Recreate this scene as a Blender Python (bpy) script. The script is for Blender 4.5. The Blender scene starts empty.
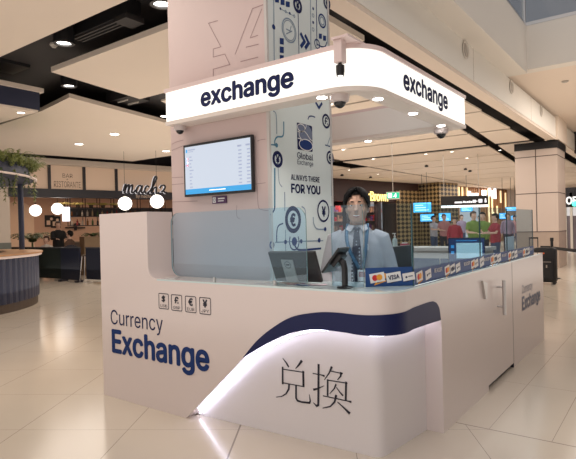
import bpy, bmesh, math, random
from mathutils import Vector, Matrix
random.seed(7)
PI = math.pi
S = bpy.context.scene
COL = S.collection

# ------------------------------------------------------------------ camera
CAM = Vector((0, 0, 1.4)); FPX = 522.255; CX, CY = 288.0, 229.5
RGT = Vector((0.8046, 0.5934, -0.0240)); FWD = Vector((-0.5935, 0.8047, -0.0053))
RGT.normalize(); FWD = (FWD - RGT * FWD.dot(RGT)).normalized(); UPV = RGT.cross(FWD)
cd = bpy.data.cameras.new('camera'); co = bpy.data.objects.new('camera', cd); COL.objects.link(co)
m = Matrix.Identity(4)
for i in range(3):
    m[i][0] = RGT[i]; m[i][1] = UPV[i]; m[i][2] = -FWD[i]; m[i][3] = CAM[i]
co.matrix_world = m
cd.sensor_width = 36; cd.lens = 36 * FPX / 576; cd.clip_start = 0.05; cd.clip_end = 300
S.camera = co

def ray(x, y): return RGT * (x - CX) + UPV * (CY - y) + FWD * FPX
def on(x, y, p, n):            # where the sight line meets a real plane of the place
    d = ray(x, y); t = (Vector(p) - CAM).dot(n) / d.dot(n); return CAM + d * t
def at(x, y, axis, val):
    n = Vector((0, 0, 0)); n[axis] = 1; p = Vector((0, 0, 0)); p[axis] = val
    return on(x, y, p, n)
def deep(x, y, d): return CAM + ray(x, y) * (d / FPX)

# ------------------------------------------------------------------ materials
def srgb(r, g, b):
    f = lambda c: (c / 255 / 12.92) if c <= 10 else ((c / 255 + .055) / 1.055) ** 2.4
    return (f(r), f(g), f(b))
def mat(name, c, rough=.5, metal=0, emit=0, ecol=None, spec=.5, noise=0, nscale=40, bump=0, coat=0):
    M = bpy.data.materials.new(name); M.use_nodes = True; N = M.node_tree; b = N.nodes['Principled BSDF']
    b.inputs['Base Color'].default_value = (*c, 1); b.inputs['Roughness'].default_value = rough
    b.inputs['Metallic'].default_value = metal; b.inputs['Specular IOR Level'].default_value = spec
    b.inputs['Coat Weight'].default_value = coat
    if emit:
        b.inputs['Emission Color'].default_value = (*(ecol or c), 1); b.inputs['Emission Strength'].default_value = emit
    if noise or bump:
        tc = N.nodes.new('ShaderNodeTexCoord'); nz = N.nodes.new('ShaderNodeTexNoise')
        nz.inputs['Scale'].default_value = nscale; nz.inputs['Detail'].default_value = 3
        N.links.new(tc.outputs['Object'], nz.inputs['Vector'])
        if noise:
            mx = N.nodes.new('ShaderNodeMix'); mx.data_type = 'RGBA'
            mx.inputs[6].default_value = (*[k * (1 - noise) for k in c], 1); mx.inputs[7].default_value = (*[min(1, k * (1 + noise)) for k in c], 1)
            N.links.new(nz.outputs['Fac'], mx.inputs[0]); N.links.new(mx.outputs[2], b.inputs['Base Color'])
        if bump:
            bp = N.nodes.new('ShaderNodeBump'); bp.inputs['Strength'].default_value = bump; bp.inputs['Distance'].default_value = .01
            N.links.new(nz.outputs['Fac'], bp.inputs['Height']); N.links.new(bp.outputs['Normal'], b.inputs['Normal'])
    return M
def glass_mat(name, tint, ior=1.45, rough=0.0, gloss=(1, 1, 1)):
    M = bpy.data.materials.new(name); M.use_nodes = True; N = M.node_tree; N.nodes.clear()
    o = N.nodes.new('ShaderNodeOutputMaterial'); mx = N.nodes.new('ShaderNodeMixShader')
    t = N.nodes.new('ShaderNodeBsdfTransparent'); g = N.nodes.new('ShaderNodeBsdfGlossy'); lw = N.nodes.new('ShaderNodeLayerWeight')
    t.inputs[0].default_value = (*tint, 1); g.inputs['Color'].default_value = (*gloss, 1); g.inputs['Roughness'].default_value = rough
    lw.inputs['Blend'].default_value = .5; pw = N.nodes.new('ShaderNodeMath'); pw.operation = 'POWER'; pw.inputs[1].default_value = 4.5
    ma = N.nodes.new('ShaderNodeMath'); ma.operation = 'MULTIPLY_ADD'; ma.inputs[1].default_value = .38; ma.inputs[2].default_value = .045*(ior-1)/.5
    N.links.new(lw.outputs['Facing'], pw.inputs[0]); N.links.new(pw.outputs[0], ma.inputs[0])
    N.links.new(ma.outputs[0], mx.inputs[0]); N.links.new(t.outputs[0], mx.inputs[1]); N.links.new(g.outputs[0], mx.inputs[2])
    N.links.new(mx.outputs[0], o.inputs[0]); return M

# ------------------------------------------------------------------ mesh builder
class MB:
    def __init__(s): s.v = []; s.f = []; s.mi = []; s.cur = 0
    def add(s, vs, fs):
        k = len(s.v); s.v += [Vector(p) for p in vs]; s.f += [[i + k for i in f] for f in fs]; s.mi += [s.cur] * len(fs)
        return s
    def box(s, lo, hi):
        (a, b, c), (d, e, f) = lo, hi
        return s.add([(a,b,c),(d,b,c),(d,e,c),(a,e,c),(a,b,f),(d,b,f),(d,e,f),(a,e,f)],
                     [(0,3,2,1),(4,5,6,7),(0,1,5,4),(1,2,6,5),(2,3,7,6),(3,0,4,7)])
    def obox(s, c, U, V, W, a, b, d):   # oriented box: half sizes a,b,d
        c = Vector(c); U = Vector(U).normalized() * a; V = Vector(V).normalized() * b; W = Vector(W).normalized() * d
        p = [c + U*i + V*j + W*k for k in (-1, 1) for i, j in ((-1,-1),(1,-1),(1,1),(-1,1))]
        return s.add(p, [(0,3,2,1),(4,5,6,7),(0,1,5,4),(1,2,6,5),(2,3,7,6),(3,0,4,7)])
    def rbox(s, lo, hi, r=.01, n=3, axis=2):    # box with rounded edges along one axis
        lo = Vector(lo); hi = Vector(hi); a, b = [i for i in range(3) if i != axis]
        pts = rrect(lo[a], lo[b], hi[a], hi[b], r, n)
        def mk(p, h):
            q = [0, 0, 0]; q[a] = p[0]; q[b] = p[1]; q[axis] = h; return q
        return s.prism([mk(p, lo[axis]) for p in pts], [mk(p, hi[axis]) for p in pts])
    def prism(s, A, B):
        n = len(A)
        return s.add(list(A) + list(B), [list(range(n))[::-1], list(range(n, 2*n))] + [(i, (i+1) % n, n + (i+1) % n, n + i) for i in range(n)])
    def lathe(s, c, prof, n=24, axis=(0,0,1), cap=True):
        c = Vector(c); W = Vector(axis).normalized(); U = W.orthogonal().normalized(); V = W.cross(U)
        vs = []; fs = []
        for r, h in prof:
            for i in range(n):
                t = 2*PI*i/n; vs.append(c + W*h + (U*math.cos(t) + V*math.sin(t))*r)
        for j in range(len(prof)-1):
            for i in range(n): fs.append((j*n+i, j*n+(i+1) % n, (j+1)*n+(i+1) % n, (j+1)*n+i))
        if cap:
            fs.append(list(range(n))[::-1]); k = (len(prof)-1)*n; fs.append(list(range(k, k+n)))
        return s.add(vs, fs)
    def cyl(s, p, q, r, n=16, r2=None):
        p = Vector(p); q = Vector(q); return s.lathe(p, [(r, 0), (r if r2 is None else r2, (q-p).length)], n, q-p)
    def sphere(s, c, r, n=16, k=10, sc=(1,1,1)):
        c = Vector(c); vs = []; fs = []
        for j in range(k+1):
            a = PI*j/k - PI/2; rr = max(math.cos(a), 1e-4)*r
            for i in range(n):
                t = 2*PI*i/n; vs.append(c + Vector((rr*math.cos(t)*sc[0], rr*math.sin(t)*sc[1], r*math.sin(a)*sc[2])))
        for j in range(k):
            for i in range(n): fs.append((j*n+i, j*n+(i+1) % n, (j+1)*n+(i+1) % n, (j+1)*n+i))
        return s.add(vs, fs)
    def tube(s, pts, rad, n=8, up=None):
        pts = [Vector(p) for p in pts]; R = rad if isinstance(rad, list) else [rad]*len(pts)
        vs = []; fs = []; U = None
        for i, p in enumerate(pts):
            T = (pts[min(i+1, len(pts)-1)] - pts[max(i-1, 0)]).normalized()
            if U is None: U = T.orthogonal().normalized() if up is None else Vector(up)
            U = (U - T*U.dot(T)).normalized(); V = T.cross(U)
            r = R[i]; ra, rb = r if isinstance(r, (list, tuple)) else (r, r)
            for j in range(n):
                t = 2*PI*j/n; vs.append(p + U*math.cos(t)*ra + V*math.sin(t)*rb)
        for i in range(len(pts)-1):
            for j in range(n): fs.append((i*n+j, i*n+(j+1) % n, (i+1)*n+(j+1) % n, (i+1)*n+j))
        fs.append(list(range(n))[::-1]); k = (len(pts)-1)*n; fs.append(list(range(k, k+n)))
        return s.add(vs, fs)
    def rings(s, rs, n=20):      # lofted horizontal rings (x, y, z, rx, ry)
        vs = []; fs = []
        for x, y, z, a, b in rs:
            for j in range(n):
                t = 2*PI*j/n; vs.append((x + a*math.cos(t), y + b*math.sin(t), z))
        for i in range(len(rs)-1):
            for j in range(n): fs.append((i*n+j, i*n+(j+1) % n, (i+1)*n+(j+1) % n, (i+1)*n+j))
        fs.append(list(range(n))[::-1]); k = (len(rs)-1)*n; fs.append(list(range(k, k+n)))
        return s.add(vs, fs)
    def xf(s, M):
        s.v = [M @ p for p in s.v]; return s

def rrect(x0, y0, x1, y1, r, n=4, corners=(1,1,1,1)):
    P = []
    for (cx, cy, a0, on_, px, py) in ((x0+r, y0+r, PI, corners[0], x0, y0), (x1-r, y0+r, 1.5*PI, corners[1], x1, y0), (x1-r, y1-r, 0, corners[2], x1, y1), (x0+r, y1-r, .5*PI, corners[3], x0, y1)):
        if on_ and r > 0:
            for i in range(n+1):
                a = a0 + .5*PI*i/n; P.append((cx + r*math.cos(a), cy + r*math.sin(a)))
        else: P.append((px, py))
    return P

ORG = {}
def _link(o, parent):
    COL.objects.link(o)
    if parent is not None: o.parent = parent
def tag(o, label=None, cat=None, group=None, kind=None):
    if label: o['label'] = label
    if cat: o['category'] = cat
    if group: o['group'] = group
    if kind: o['kind'] = kind
    return o
def thing(name, label, cat, loc, group=None):
    o = bpy.data.objects.new(name, None); o.location = loc; o.empty_display_size = .1; _link(o, None)
    ORG[o.name] = Vector(loc); return tag(o, label, cat, group)
def build(mb, name, mats, parent=None, smooth=False, angle=None):
    if not isinstance(mats, (list, tuple)): mats = [mats]
    if parent is not None: org = ORG[parent.name]
    else:
        xs = [p.x for p in mb.v]; ys = [p.y for p in mb.v]; zs = [p.z for p in mb.v]
        org = Vector(((min(xs)+max(xs))/2, (min(ys)+max(ys))/2, min(zs)))
    me = bpy.data.meshes.new(name); me.from_pydata([p - org for p in mb.v], [], mb.f)
    for M in mats: me.materials.append(M)
    for p, k in zip(me.polygons, mb.mi): p.material_index = k
    bm = bmesh.new(); bm.from_mesh(me); bmesh.ops.recalc_face_normals(bm, faces=bm.faces); bm.to_mesh(me); bm.free()
    if smooth:
        me.polygons.foreach_set('use_smooth', [True]*len(me.polygons))
        if angle is not None: me.set_sharp_from_angle(angle=math.radians(angle))
    o = bpy.data.objects.new(name, me); _link(o, parent)
    if parent is None: o.location = org
    ORG[o.name] = org
    return o
def struct(name, mb, mats, smooth=False, angle=None, parent=None):
    o = build(mb, name, mats, parent, smooth, angle)
    if parent is None: o['kind'] = 'structure'
    return o
def solo(mb, name, mats, label, cat, group=None, smooth=False, angle=None):
    return tag(build(mb, name, mats, None, smooth, angle), label, cat, group)
def bevel(o, w=.004, n=2):
    b = o.modifiers.new('bevel', 'BEVEL'); b.width = w; b.segments = n; b.limit_method = 'ANGLE'; return o

# ------------------------------------------------------------------ flat frames: lettering and graphics on a surface
class Fr:
    def __init__(s, org, U, V): s.o = Vector(org); s.U = Vector(U).normalized(); s.V = Vector(V).normalized(); s.N = s.U.cross(s.V)
    def p(s, u, v, off=0): return s.o + s.U*u + s.V*v + s.N*off
    def px(s, x, y):
        q = on(x, y, s.o, s.N) - s.o; return (q.dot(s.U), q.dot(s.V))
def f_poly(mb, fr, pts, off=.003, thick=0):
    A = [fr.p(u, v, off) for u, v in pts]
    if thick: return mb.prism(A, [fr.p(u, v, off+thick) for u, v in pts])
    return mb.add(A, [list(range(len(A)))])
def f_rect(mb, fr, u0, v0, u1, v1, off=.003, thick=0): return f_poly(mb, fr, [(u0,v0),(u1,v0),(u1,v1),(u0,v1)], off, thick)
def f_disc(mb, fr, c, r, off=.003, n=24, ry=None): return f_poly(mb, fr, [(c[0]+r*math.cos(2*PI*i/n), c[1]+(ry or r)*math.sin(2*PI*i/n)) for i in range(n)], off)
def f_loop(mb, fr, outer, inner, off=.003):
    n = len(outer); A = [fr.p(*q, off) for q in outer] + [fr.p(*q, off) for q in inner]
    return mb.add(A, [(i, (i+1) % n, n+(i+1) % n, n+i) for i in range(n)])
def f_ring(mb, fr, c, r, w, off=.003, n=32):
    g = lambda R: [(c[0]+R*math.cos(2*PI*i/n), c[1]+R*math.sin(2*PI*i/n)) for i in range(n)]
    return f_loop(mb, fr, g(r), g(r-w), off)
def f_stroke(mb, fr, pts, w, off=.003, thick=0):
    W = w if isinstance(w, (list, tuple)) else [w]*len(pts)
    P = [Vector(p) for p in pts]; L = []; Rr = []
    for i, p in enumerate(P):
        a = (P[i]-P[i-1]).normalized() if i else None; b = (P[i+1]-P[i]).normalized() if i < len(P)-1 else None
        t = (a+b).normalized() if a and b and (a+b).length > 1e-3 else (b or a)
        n = Vector((-t.y, t.x)); k = 1
        if a and b: k = 1/max(.5, n.dot(Vector((-a.y, a.x))))
        L.append(p + n*W[i]*.5*k); Rr.append(p - n*W[i]*.5*k)
    if thick:
        for i in range(len(P)-1):
            q = [L[i], Rr[i], Rr[i+1], L[i+1]]
            mb.prism([fr.p(*v, off) for v in q], [fr.p(*v, off+thick) for v in q])
        return mb
    A = [fr.p(*q, off) for q in L] + [fr.p(*q, off) for q in Rr]; n = len(P)
    return mb.add(A, [(i, n+i, n+i+1, i+1) for i in range(n-1)])
def smooth_path(pts, n=6):
    P = [Vector(p) for p in pts]; out = []
    for i in range(len(P)-1):
        a = P[max(i-1, 0)]; b = P[i]; c = P[i+1]; d = P[min(i+2, len(P)-1)]
        for k in range(n):
            t = k/n; out.append(.5*((2*b) + (c-a)*t + (2*a-5*b+4*c-d)*t*t + (3*b-a-3*c+d)*t**3))
    return out + [P[-1]]
_tc = {}
import os
try: FONT = bpy.data.fonts.load(os.path.join(bpy.utils.system_resource('DATAFILES'), 'fonts', 'Inter.woff2'))   # Blender's own interface typeface
except Exception: FONT = None
def glyphs(txt, bold=0):
    key = (txt, bold)
    if key not in _tc:
        cu = bpy.data.curves.new('lettering', 'FONT'); cu.body = txt; cu.size = 1; cu.resolution_u = 4; cu.fill_mode = 'FRONT'
        if FONT: cu.font = FONT
        o = bpy.data.objects.new('lettering', cu); COL.objects.link(o); bpy.context.view_layer.update()
        me = bpy.data.meshes.new_from_object(o.evaluated_get(bpy.context.evaluated_depsgraph_get()))
        vs = [v.co.copy() for v in me.vertices]; fs = [list(p.vertices) for p in me.polygons]
        bpy.data.objects.remove(o); bpy.data.curves.remove(cu); bpy.data.meshes.remove(me)
        _tc[key] = (vs, fs)
    return _tc[key]
def f_text(mb, fr, txt, u0, v0, u1, v1, off=.003, bold=0, thick=0, shear=0):   # fits the lettering's outline into the box
    vs, fs = glyphs(txt, bold)
    x0 = min(v.x for v in vs); x1 = max(v.x for v in vs); y0 = min(v.y for v in vs); y1 = max(v.y for v in vs)
    sx = (u1-u0)/(x1-x0); sy = (v1-v0)/max(y1-y0, 1e-6)
    pos = lambda v, o: fr.p(u0+(v.x-x0)*sx, v0+(v.y-y0)*sy, o)
    W_ = bold*(u1-u0)/(x1-x0)*1.0; H_ = bold*sy*.75
    shifts = [(0,0)] if not bold else [(W_*math.cos(a), H_*math.sin(a)) for a in [2*PI*k/8 for k in range(8)]] + [(0,0)]
    if bold: sx = (u1-u0-2*W_)/(x1-x0); u0 += W_; sy = (v1-v0-2*H_)/max(y1-y0, 1e-6); v0 += H_
    for i_, (a, b) in enumerate(shifts):
        mb.add([pos(v, off+thick+i_*.00015) + fr.U*a + fr.V*b for v in vs], fs)
    if thick:
        ed = {}
        for f in fs:
            for a, b in zip(f, f[1:]+f[:1]): ed[(a, b)] = 1
        for (a, b) in ed:
            if (b, a) not in ed: mb.add([pos(vs[a], off), pos(vs[b], off), pos(vs[b], off+thick), pos(vs[a], off+thick)], [(0,1,2,3)])
    return mb
# ================================================================== THE SETTING
M = {}
M['ceil'] = mat('ceiling_board', (.76,.665,.57), .75, noise=.03, nscale=.8)
M['plenum'] = mat('dark_plenum', (.022,.019,.02), .7)
M['beam'] = mat('bulkhead_paint', (.82,.79,.73), .6, noise=.03, nscale=.5)
M['peach'] = mat('soffit_paint', (.78,.67,.57), .6)
M['tile'] = mat('column_tile', (.60,.50,.44), .28, noise=.05, nscale=1.2)
M['stone'] = mat('column_stone', (.42,.33,.27), .2, noise=.12, nscale=3)
M['grout'] = mat('grout', (.12,.09,.08), .8)
M['black'] = mat('black_metal', (.012,.012,.014), .4)
M['white'] = mat('white_paint', (.8,.76,.72), .45)
M['lamp'] = mat('lamp_glow', (1,.95,.88), .5, emit=9)
M['trimw'] = mat('lamp_trim', (.7,.66,.6), .4)

# floor: honed cream tiles, laid diagonally this side of the movement joint and square beyond it
def floor_material():
    X = bpy.data.materials.new('polished_floor_tiles'); X.use_nodes = True; N = X.node_tree; L = N.links; b = N.nodes['Principled BSDF']
    g = N.nodes.new('ShaderNodeNewGeometry'); sep = N.nodes.new('ShaderNodeSeparateXYZ'); L.new(g.outputs['Position'], sep.inputs[0])
    def mth(op, a, c=None, d=None):
        n = N.nodes.new('ShaderNodeMath'); n.operation = op
        for i, q in enumerate((a, c, d)):
            if q is None: continue
            if isinstance(q, (int, float)): n.inputs[i].default_value = q
            else: L.new(q, n.inputs[i])
        return n.outputs[0]
    x, y = sep.outputs[0], sep.outputs[1]
    def line(v, off, step, half):    # 1 on a joint
        t = mth('FRACT', mth('DIVIDE', mth('SUBTRACT', v, off), step))
        dd = mth('MULTIPLY', mth('MINIMUM', t, mth('SUBTRACT', 1.0, t)), step)
        return mth('LESS_THAN', dd, half)
    ca, sa = math.cos(math.radians(33)), math.sin(math.radians(33))
    p = mth('ADD', mth('MULTIPLY', x, ca), mth('MULTIPLY', y, sa)); q = mth('SUBTRACT', mth('MULTIPLY', y, ca), mth('MULTIPLY', x, sa))
    diag = mth('MAXIMUM', line(p, -.59, .785, .0022), line(q, 5.16, .785, .0016))
    diag = mth('MAXIMUM', diag, line(p, -.59, 6.28, .006))
    sq = mth('MAXIMUM', line(x, -.64, .385, .0018), line(y, 3.62, 1.17, .0018))
    far = mth('GREATER_THAN', mth('SUBTRACT', y, 3.62), 0.0)
    fx = mth('MULTIPLY', far, mth('GREATER_THAN', x, -1.3))
    j = mth('ADD', mth('MULTIPLY', sq, fx), mth('MULTIPLY', diag, mth('SUBTRACT', 1.0, fx)))
    edge = mth('MULTIPLY', mth('LESS_THAN', mth('ABSOLUTE', mth('SUBTRACT', y, 3.62)), .006), mth('GREATER_THAN', x, -1.3))
    j = mth('MAXIMUM', j, edge)
    nz = N.nodes.new('ShaderNodeTexNoise'); nz.inputs['Scale'].default_value = 1.3; L.new(g.outputs['Position'], nz.inputs['Vector'])
    m1 = N.nodes.new('ShaderNodeMix'); m1.data_type = 'RGBA'; m1.inputs[6].default_value = (.545,.475,.39,1); m1.inputs[7].default_value = (.61,.535,.445,1)
    L.new(nz.outputs['Fac'], m1.inputs[0])
    m2 = N.nodes.new('ShaderNodeMix'); m2.data_type = 'RGBA'; m2.inputs[7].default_value = (.16,.13,.11,1)
    L.new(mth('MULTIPLY', j, .75), m2.inputs[0]); L.new(m1.outputs[2], m2.inputs[6]); L.new(m2.outputs[2], b.inputs['Base Color'])
    b.inputs['Roughness'].default_value = .16; b.inputs['Specular IOR Level'].default_value = .55
    return X
f = MB(); f.add([(-32,-9,0),(14,-9,0),(14,52,0),(-32,52,0)], [(0,1,2,3)])
struct('floor', f, floor_material())

# ceilings: a dark plenum with cream rafts hung under it
HZ = 3.75
mb = MB(); mb.box((-30,-6,4.12), (-2.72,50,4.2)); struct('ceiling', mb, M['plenum'])
def raft(pts, z=HZ, t=.075, name='ceiling_raft'):
    mb = MB(); mb.prism([(x,y,z) for x, y in pts], [(x,y,z+t) for x, y in pts]); return struct(name, mb, M['ceil'])
cB, cB2 = at(51,72,2,HZ), at(135,98,2,HZ); cP, cP2, cP3 = at(69.3,97.5,2,HZ), at(165,122,2,HZ), at(41.4,111.2,2,HZ)
raft([(-18,-4),(-3.3,-4),(-3.3,3.36),(-18,3.36)])
raft([(cB.x,cB.y),(-3.14,cB.y-.03),(-3.14,6.0),(cB2.x,6.0)])
raft([(cP.x,cP.y),(cP2.x-.1,cP2.y+.3),(-9.1,8.6),(-9.9,11.2),(-14.75,11.2),(-15.45,7.7),(-16.2,5.6),(cP3.x,cP3.y)])
raft([(-18,3.7),(-9.95,3.7),(-9.95,5.0),(-18,5.2)])
raft([(-9.6,12.6),(-9.6,16.4),(-14.0,16.4),(-14.2,13.4)])
ys = [6.3, 8.9, 11.4, 14.05, 16.68, 19.15, 21.3, 23.9, 26.4, 29, 31.6, 34.2, 36.8, 39.4, 42, 44.6]
def curve_x(y): return -3.95 - max(0, y-11)*.088
for a, b in zip(ys, ys[1:]):
    gp = lambda v: .24 if abs(v-16.68) < .1 else (.08 if abs(v-14.05) < .1 else .05)
    g0, g1 = gp(a), gp(b)
    a += g0; b -= g1
    if b < 11.6:
        xe = -3.15 if a < 8 else -3.22
        raft([(-7.5 if a < 8 else -9.0, a),(xe,a),(xe,b),(-8.6 if a < 8 else -9.3, b)], t=.03)
    else:
        xe = -3.27 if a < 14 else -3.33
        raft([(curve_x(a)+.15,a),(xe,a),(xe,b),(curve_x(b)+.15,b)], t=.03)
        raft([(-9.86,a),(curve_x(a)-.13,a),(curve_x(b)-.13,b),(-9.86,b)], t=.03)
        if a > 19: raft([(-14.6+.19*(a-19),a),(-10.02,a),(-10.02,b),(-14.6+.19*(b-19),b)], t=.03)
raft([(-14.7,16.9),(-10.75,16.9),(-10.75,19.0),(-14.3,19.0)], t=.03)

# navy dropped bulkhead over the round bar, cream underneath
M['navyc'] = mat('navy_board', (.022,.028,.062), .55)
bx = at(40,112,2,3.4)
mb = MB(); mb.box((-16, -1, 3.43), (bx.x, bx.y, 3.72)); mb.box((-16.02,-1.02,3.40), (bx.x-.02,bx.y-.02,3.43)); mb.mi[6:] = [1]*6
mb.cur = 1; mb.box((-16,-1,3.72), (bx.x+.05,bx.y+.05,3.79))
struct('trim_bulkhead', mb, [M['navyc'], M['ceil']])

# beam of the atrium edge: soffit, face with round grilles, jutting upper wall, balcony
X2, X3, Z2 = -2.70, -2.32, 4.374
mb = MB(); mb.box((-2.955,-8,HZ), (X2-.012,49,HZ+.06)); struct('trim_soffit', mb, M['peach'])
mb = MB(); mb.box((-2.95,-8,HZ+.06), (X2,16.9,Z2)); mb.box((-2.95,18.5,HZ+.06), (X2,49,Z2)); struct('trim_beam', mb, M['beam'])
mb = MB(); mb.box((-3.0,16.85,HZ), (X2+.06,18.5,4.9)); struct('trim_pilaster', mb, M['peach'])
mb = MB()
for y in (4.6, 9.1, 13.6): mb.box((X2-.001, y, HZ+.06), (X2+.0012, y+.012, Z2))
struct('trim_joint', mb, M['stone'])
YF = 11.4
mb = MB(); mb.box((-3.0,-8,Z2), (X3,YF,5.33)); mb.box((-3.0,YF,4.45), (9,YF+.3,5.33)); struct('wall_upper', mb, mat('upper_wall_paint', (.76,.72,.66), .6, noise=.03, nscale=.4))
mb = MB(); mb.box((-3.0,YF+.3,4.45), (9,49,4.6)); struct('ceiling_beyond', mb, M['peach'])
mb = MB(); mb.box((-3.0,-8,5.33), (-2.6,YF-.2,5.36)); mb.box((-9,YF+6,4.6), (9,YF+6.2,12)); struct('wall_gallery', mb, mat('gallery_wall', (.42,.42,.46), .5, noise=.1, nscale=.6))
M['bal'] = glass_mat('balcony_glass', (.80,.85,.88))
M['steel'] = mat('brushed_steel', (.55,.53,.52), .32, .9)
t = thing('balustrade', 'glass balcony balustrade with steel corner post at upper right', 'balustrade', (X3,YF,5.33))
mb = MB(); mb.box((X3-.04,YF+.01,5.40), (9,YF+.03,6.5)); build(mb, 'glass_panel', M['bal'], t)
mb = MB(); mb.box((X3-.06,-8,5.40), (X3-.04,YF-.03,6.5)); build(mb, 'glass_panel', M['bal'], t)
mb = MB(); mb.box((X3-.07,YF-.03,5.33), (X3-.01,YF+.04,6.6)); build(mb, 'post', M['steel'], t)
mb = MB(); mb.box((X3-.05,YF-.004,5.331), (9,YF+.05,5.40)); mb.box((X3-.08,-8,5.331), (X3-.02,YF-.03,5.40)); build(mb, 'base_rail', M['steel'], t)
M['grille'] = mat('grille_grey', (.42,.38,.34), .5)
for (px, py), lab in zip(((465,50),(511,87),(541,111)), ('round air grille on the bulkhead, nearest the exchange sign', 'round air grille in the middle of the bulkhead face', 'round air grille on the bulkhead nearest the tiled column')):
    p = at(px, py, 0, X2); t = thing('air_grille', lab, 'air grille', (X2, p.y, p.z), 'round air grilles along the bulkhead')
    mb = MB(); mb.lathe((X2,p.y,p.z), [(.02,.001),(.13,.001),(.15,.012),(.15,.02),(.125,.02),(.12,.004)], 24, (1,0,0)); build(mb, 'rim', M['trimw'], t, True, 40)
    mb = MB(); mb.lathe((X2,p.y,p.z), [(.12,.003),(.08,.012),(.04,.014),(.01,.014)], 24, (1,0,0)); build(mb, 'core', M['grille'], t, True, 40)
p = at(565,81,2,4.45)
t = thing('ceiling_light', 'small dark ceiling spot in the plain soffit at far upper right', 'ceiling light', (p.x,p.y,4.44))
mb = MB(); mb.lathe((p.x,p.y,4.45), [(.07,0),(.07,-.02),(.05,-.03)], 16); build(mb, 'housing', M['grille'], t)

# square tiled column of the mall
CX0, CX1, CY0, CY1 = -3.86, -2.70, 17.0, 18.35
mb = MB(); mb.box((CX0,CY0,1.08), (CX1,CY1,3.53)); mb.cur = 1; mb.box((CX0,CY0,0), (CX1,CY1,1.08)); mb.cur = 2
for z in (1.07,2.22,3.32): mb.box((CX0-.004,CY0-.004,z-.012), (CX1+.004,CY1+.004,z+.012))
mb.box(((CX0+CX1)/2-.012,CY0-.004,1.08), ((CX0+CX1)/2+.012,CY0+.02,3.53))
mb.cur = 3; mb.box((CX0-.01,CY0-.03,3.53), (CX1+.03,CY1+.03,3.745))
struct('wall_column', mb, [M['tile'], M['stone'], M['grout'], M['black']])

# shop walls of the far side: one long straight line of fronts
FO = Vector((-16.4,6.8,0)); FU = Vector((.187,.982,0)).normalized(); FN = Vector((FU.y,-FU.x,0)); ZV = Vector((0,0,1))
FAC = Fr(FO, FU, ZV)
def facbox(mb, u0, u1, n0, n1, z0, z1):
    A = [FO+FU*u+FN*n+ZV*z0 for u, n in ((u0,n0),(u1,n0),(u1,n1),(u0,n1))]
    return mb.prism(A, [p+ZV*(z1-z0) for p in A])

# world, lights of the place, and added fill and light block
W = bpy.data.worlds.new('world'); S.world = W; W.use_nodes = True
W.node_tree.nodes['Background'].inputs[0].default_value = (1.0,.925,.89,1); W.node_tree.nodes['Background'].inputs[1].default_value = .70
def area(name, loc, size, power, col=(1,.91,.82), rot=(0,0,0), sy=None):
    l = bpy.data.lights.new(name, 'AREA'); l.energy = power; l.color = col; l.size = size
    if sy: l.shape = 'RECTANGLE'; l.size_y = sy
    o = bpy.data.objects.new(name, l); o.location = loc; o.rotation_euler = rot; COL.objects.link(o); return o
area('atrium_daylight', (1.5,-2,8.5), 6, 210, (1,.94,.91), (0,0,0))
mb = MB(); mb.box((8.0,-9,0), (8.3,52,10)); struct('wall_light_block', mb, mat('light_block_dark', (.20,.17,.15), .6, noise=.2, nscale=.4))  # unseen dark wall, added to keep world light off the kiosk's right side
area('mall_lamps', (-6,2.2,3.70), 5, 90, sy=1.6)
area('mall_lamps', (-11,7.5,3.68), 4, 110)
area('mall_lamps', (-6.5,9.5,3.68), 4, 110)
area('mall_lamps', (-6.5,15.5,3.68), 5, 170)
area('mall_lamps', (-7.5,24,3.68), 6, 330)
area('mall_lamps', (-7.5,35,3.68), 6, 380)
UP = (PI,0,0)      # unseen upward fill lights, added low down to boost the floor's bounce
area('bounce_fill', (-9.5,9.5,.35), 11, 210, (1,.93,.85), UP, 12)
area('bounce_fill', (-1.0,-1.6,.35), 11, 190, (1,.93,.88), UP, 6)
area('bounce_fill', (2.6,11,.35), 6, 190, (1,.94,.88), UP, 14)
area('bounce_fill', (-8,27,.35), 8, 120, (1,.93,.86), UP, 20)
area('walkway_lamps', (0.5,15,4.42), 5, 260)
S.view_settings.view_transform = 'Standard'; S.view_settings.look = 'None'; S.view_settings.gamma = 1; S.view_settings.exposure = 0
S.view_settings.use_curve_mapping = False
try:
    S.cycles.max_bounces = 10; S.cycles.transparent_max_bounces = 24; S.cycles.sample_clamp_indirect = 6
except Exception: pass

# downlights in the ceilings
LG = 'round ceiling downlights'
def downlight(px, py, z, lab, r=.09, can=False, group=LG):
    p = at(px, py, 2, z)
    t = thing('ceiling_light', lab, 'ceiling light', (p.x,p.y,z), group)
    if can:
        mb = MB(); mb.lathe((p.x,p.y,z), [(r*.8,.0),(r*1.15,.0),(r*1.15,.30),(r*1.1,.37)], 24, cap=False); build(mb, 'housing', M['black'], t, True, 40)
        mb = MB(); mb.lathe((p.x,p.y,z+.03), [(r*.03,0),(r*1.0,0),(r*1.0,.02)], 24); build(mb, 'lamp', M['lamp'], t)
    else:
        mb = MB(); mb.lathe((p.x,p.y,z), [(r*1.2,0),(r*1.2,-.008),(r,-.012),(r*.95,-.004)], 24, cap=False); build(mb, 'trim_ring', M['trimw'], t, True, 40)
        mb = MB(); mb.lathe((p.x,p.y,z-.003), [(r*.02,-.003),(r*.97,-.003),(r*.97,0)], 24); build(mb, 'lamp', M['lamp'], t)
downlight(64,44,3.78,'black can downlight in the dark ceiling channel, lower left of the pair', .11, True)
downlight(162,5,3.78,'black can downlight in the dark ceiling channel, against the kiosk column', .11, True)
downlight(69,86.5,3.78,'recessed downlight in the dark gap between two cream ceiling rafts', .11, True)
downlight(79,144,HZ,'flush downlight in the cream ceiling before the bar, left of its pair', .11)
downlight(114.5,134,HZ,'flush downlight in the cream ceiling before the bar, right of its pair', .11)
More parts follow.
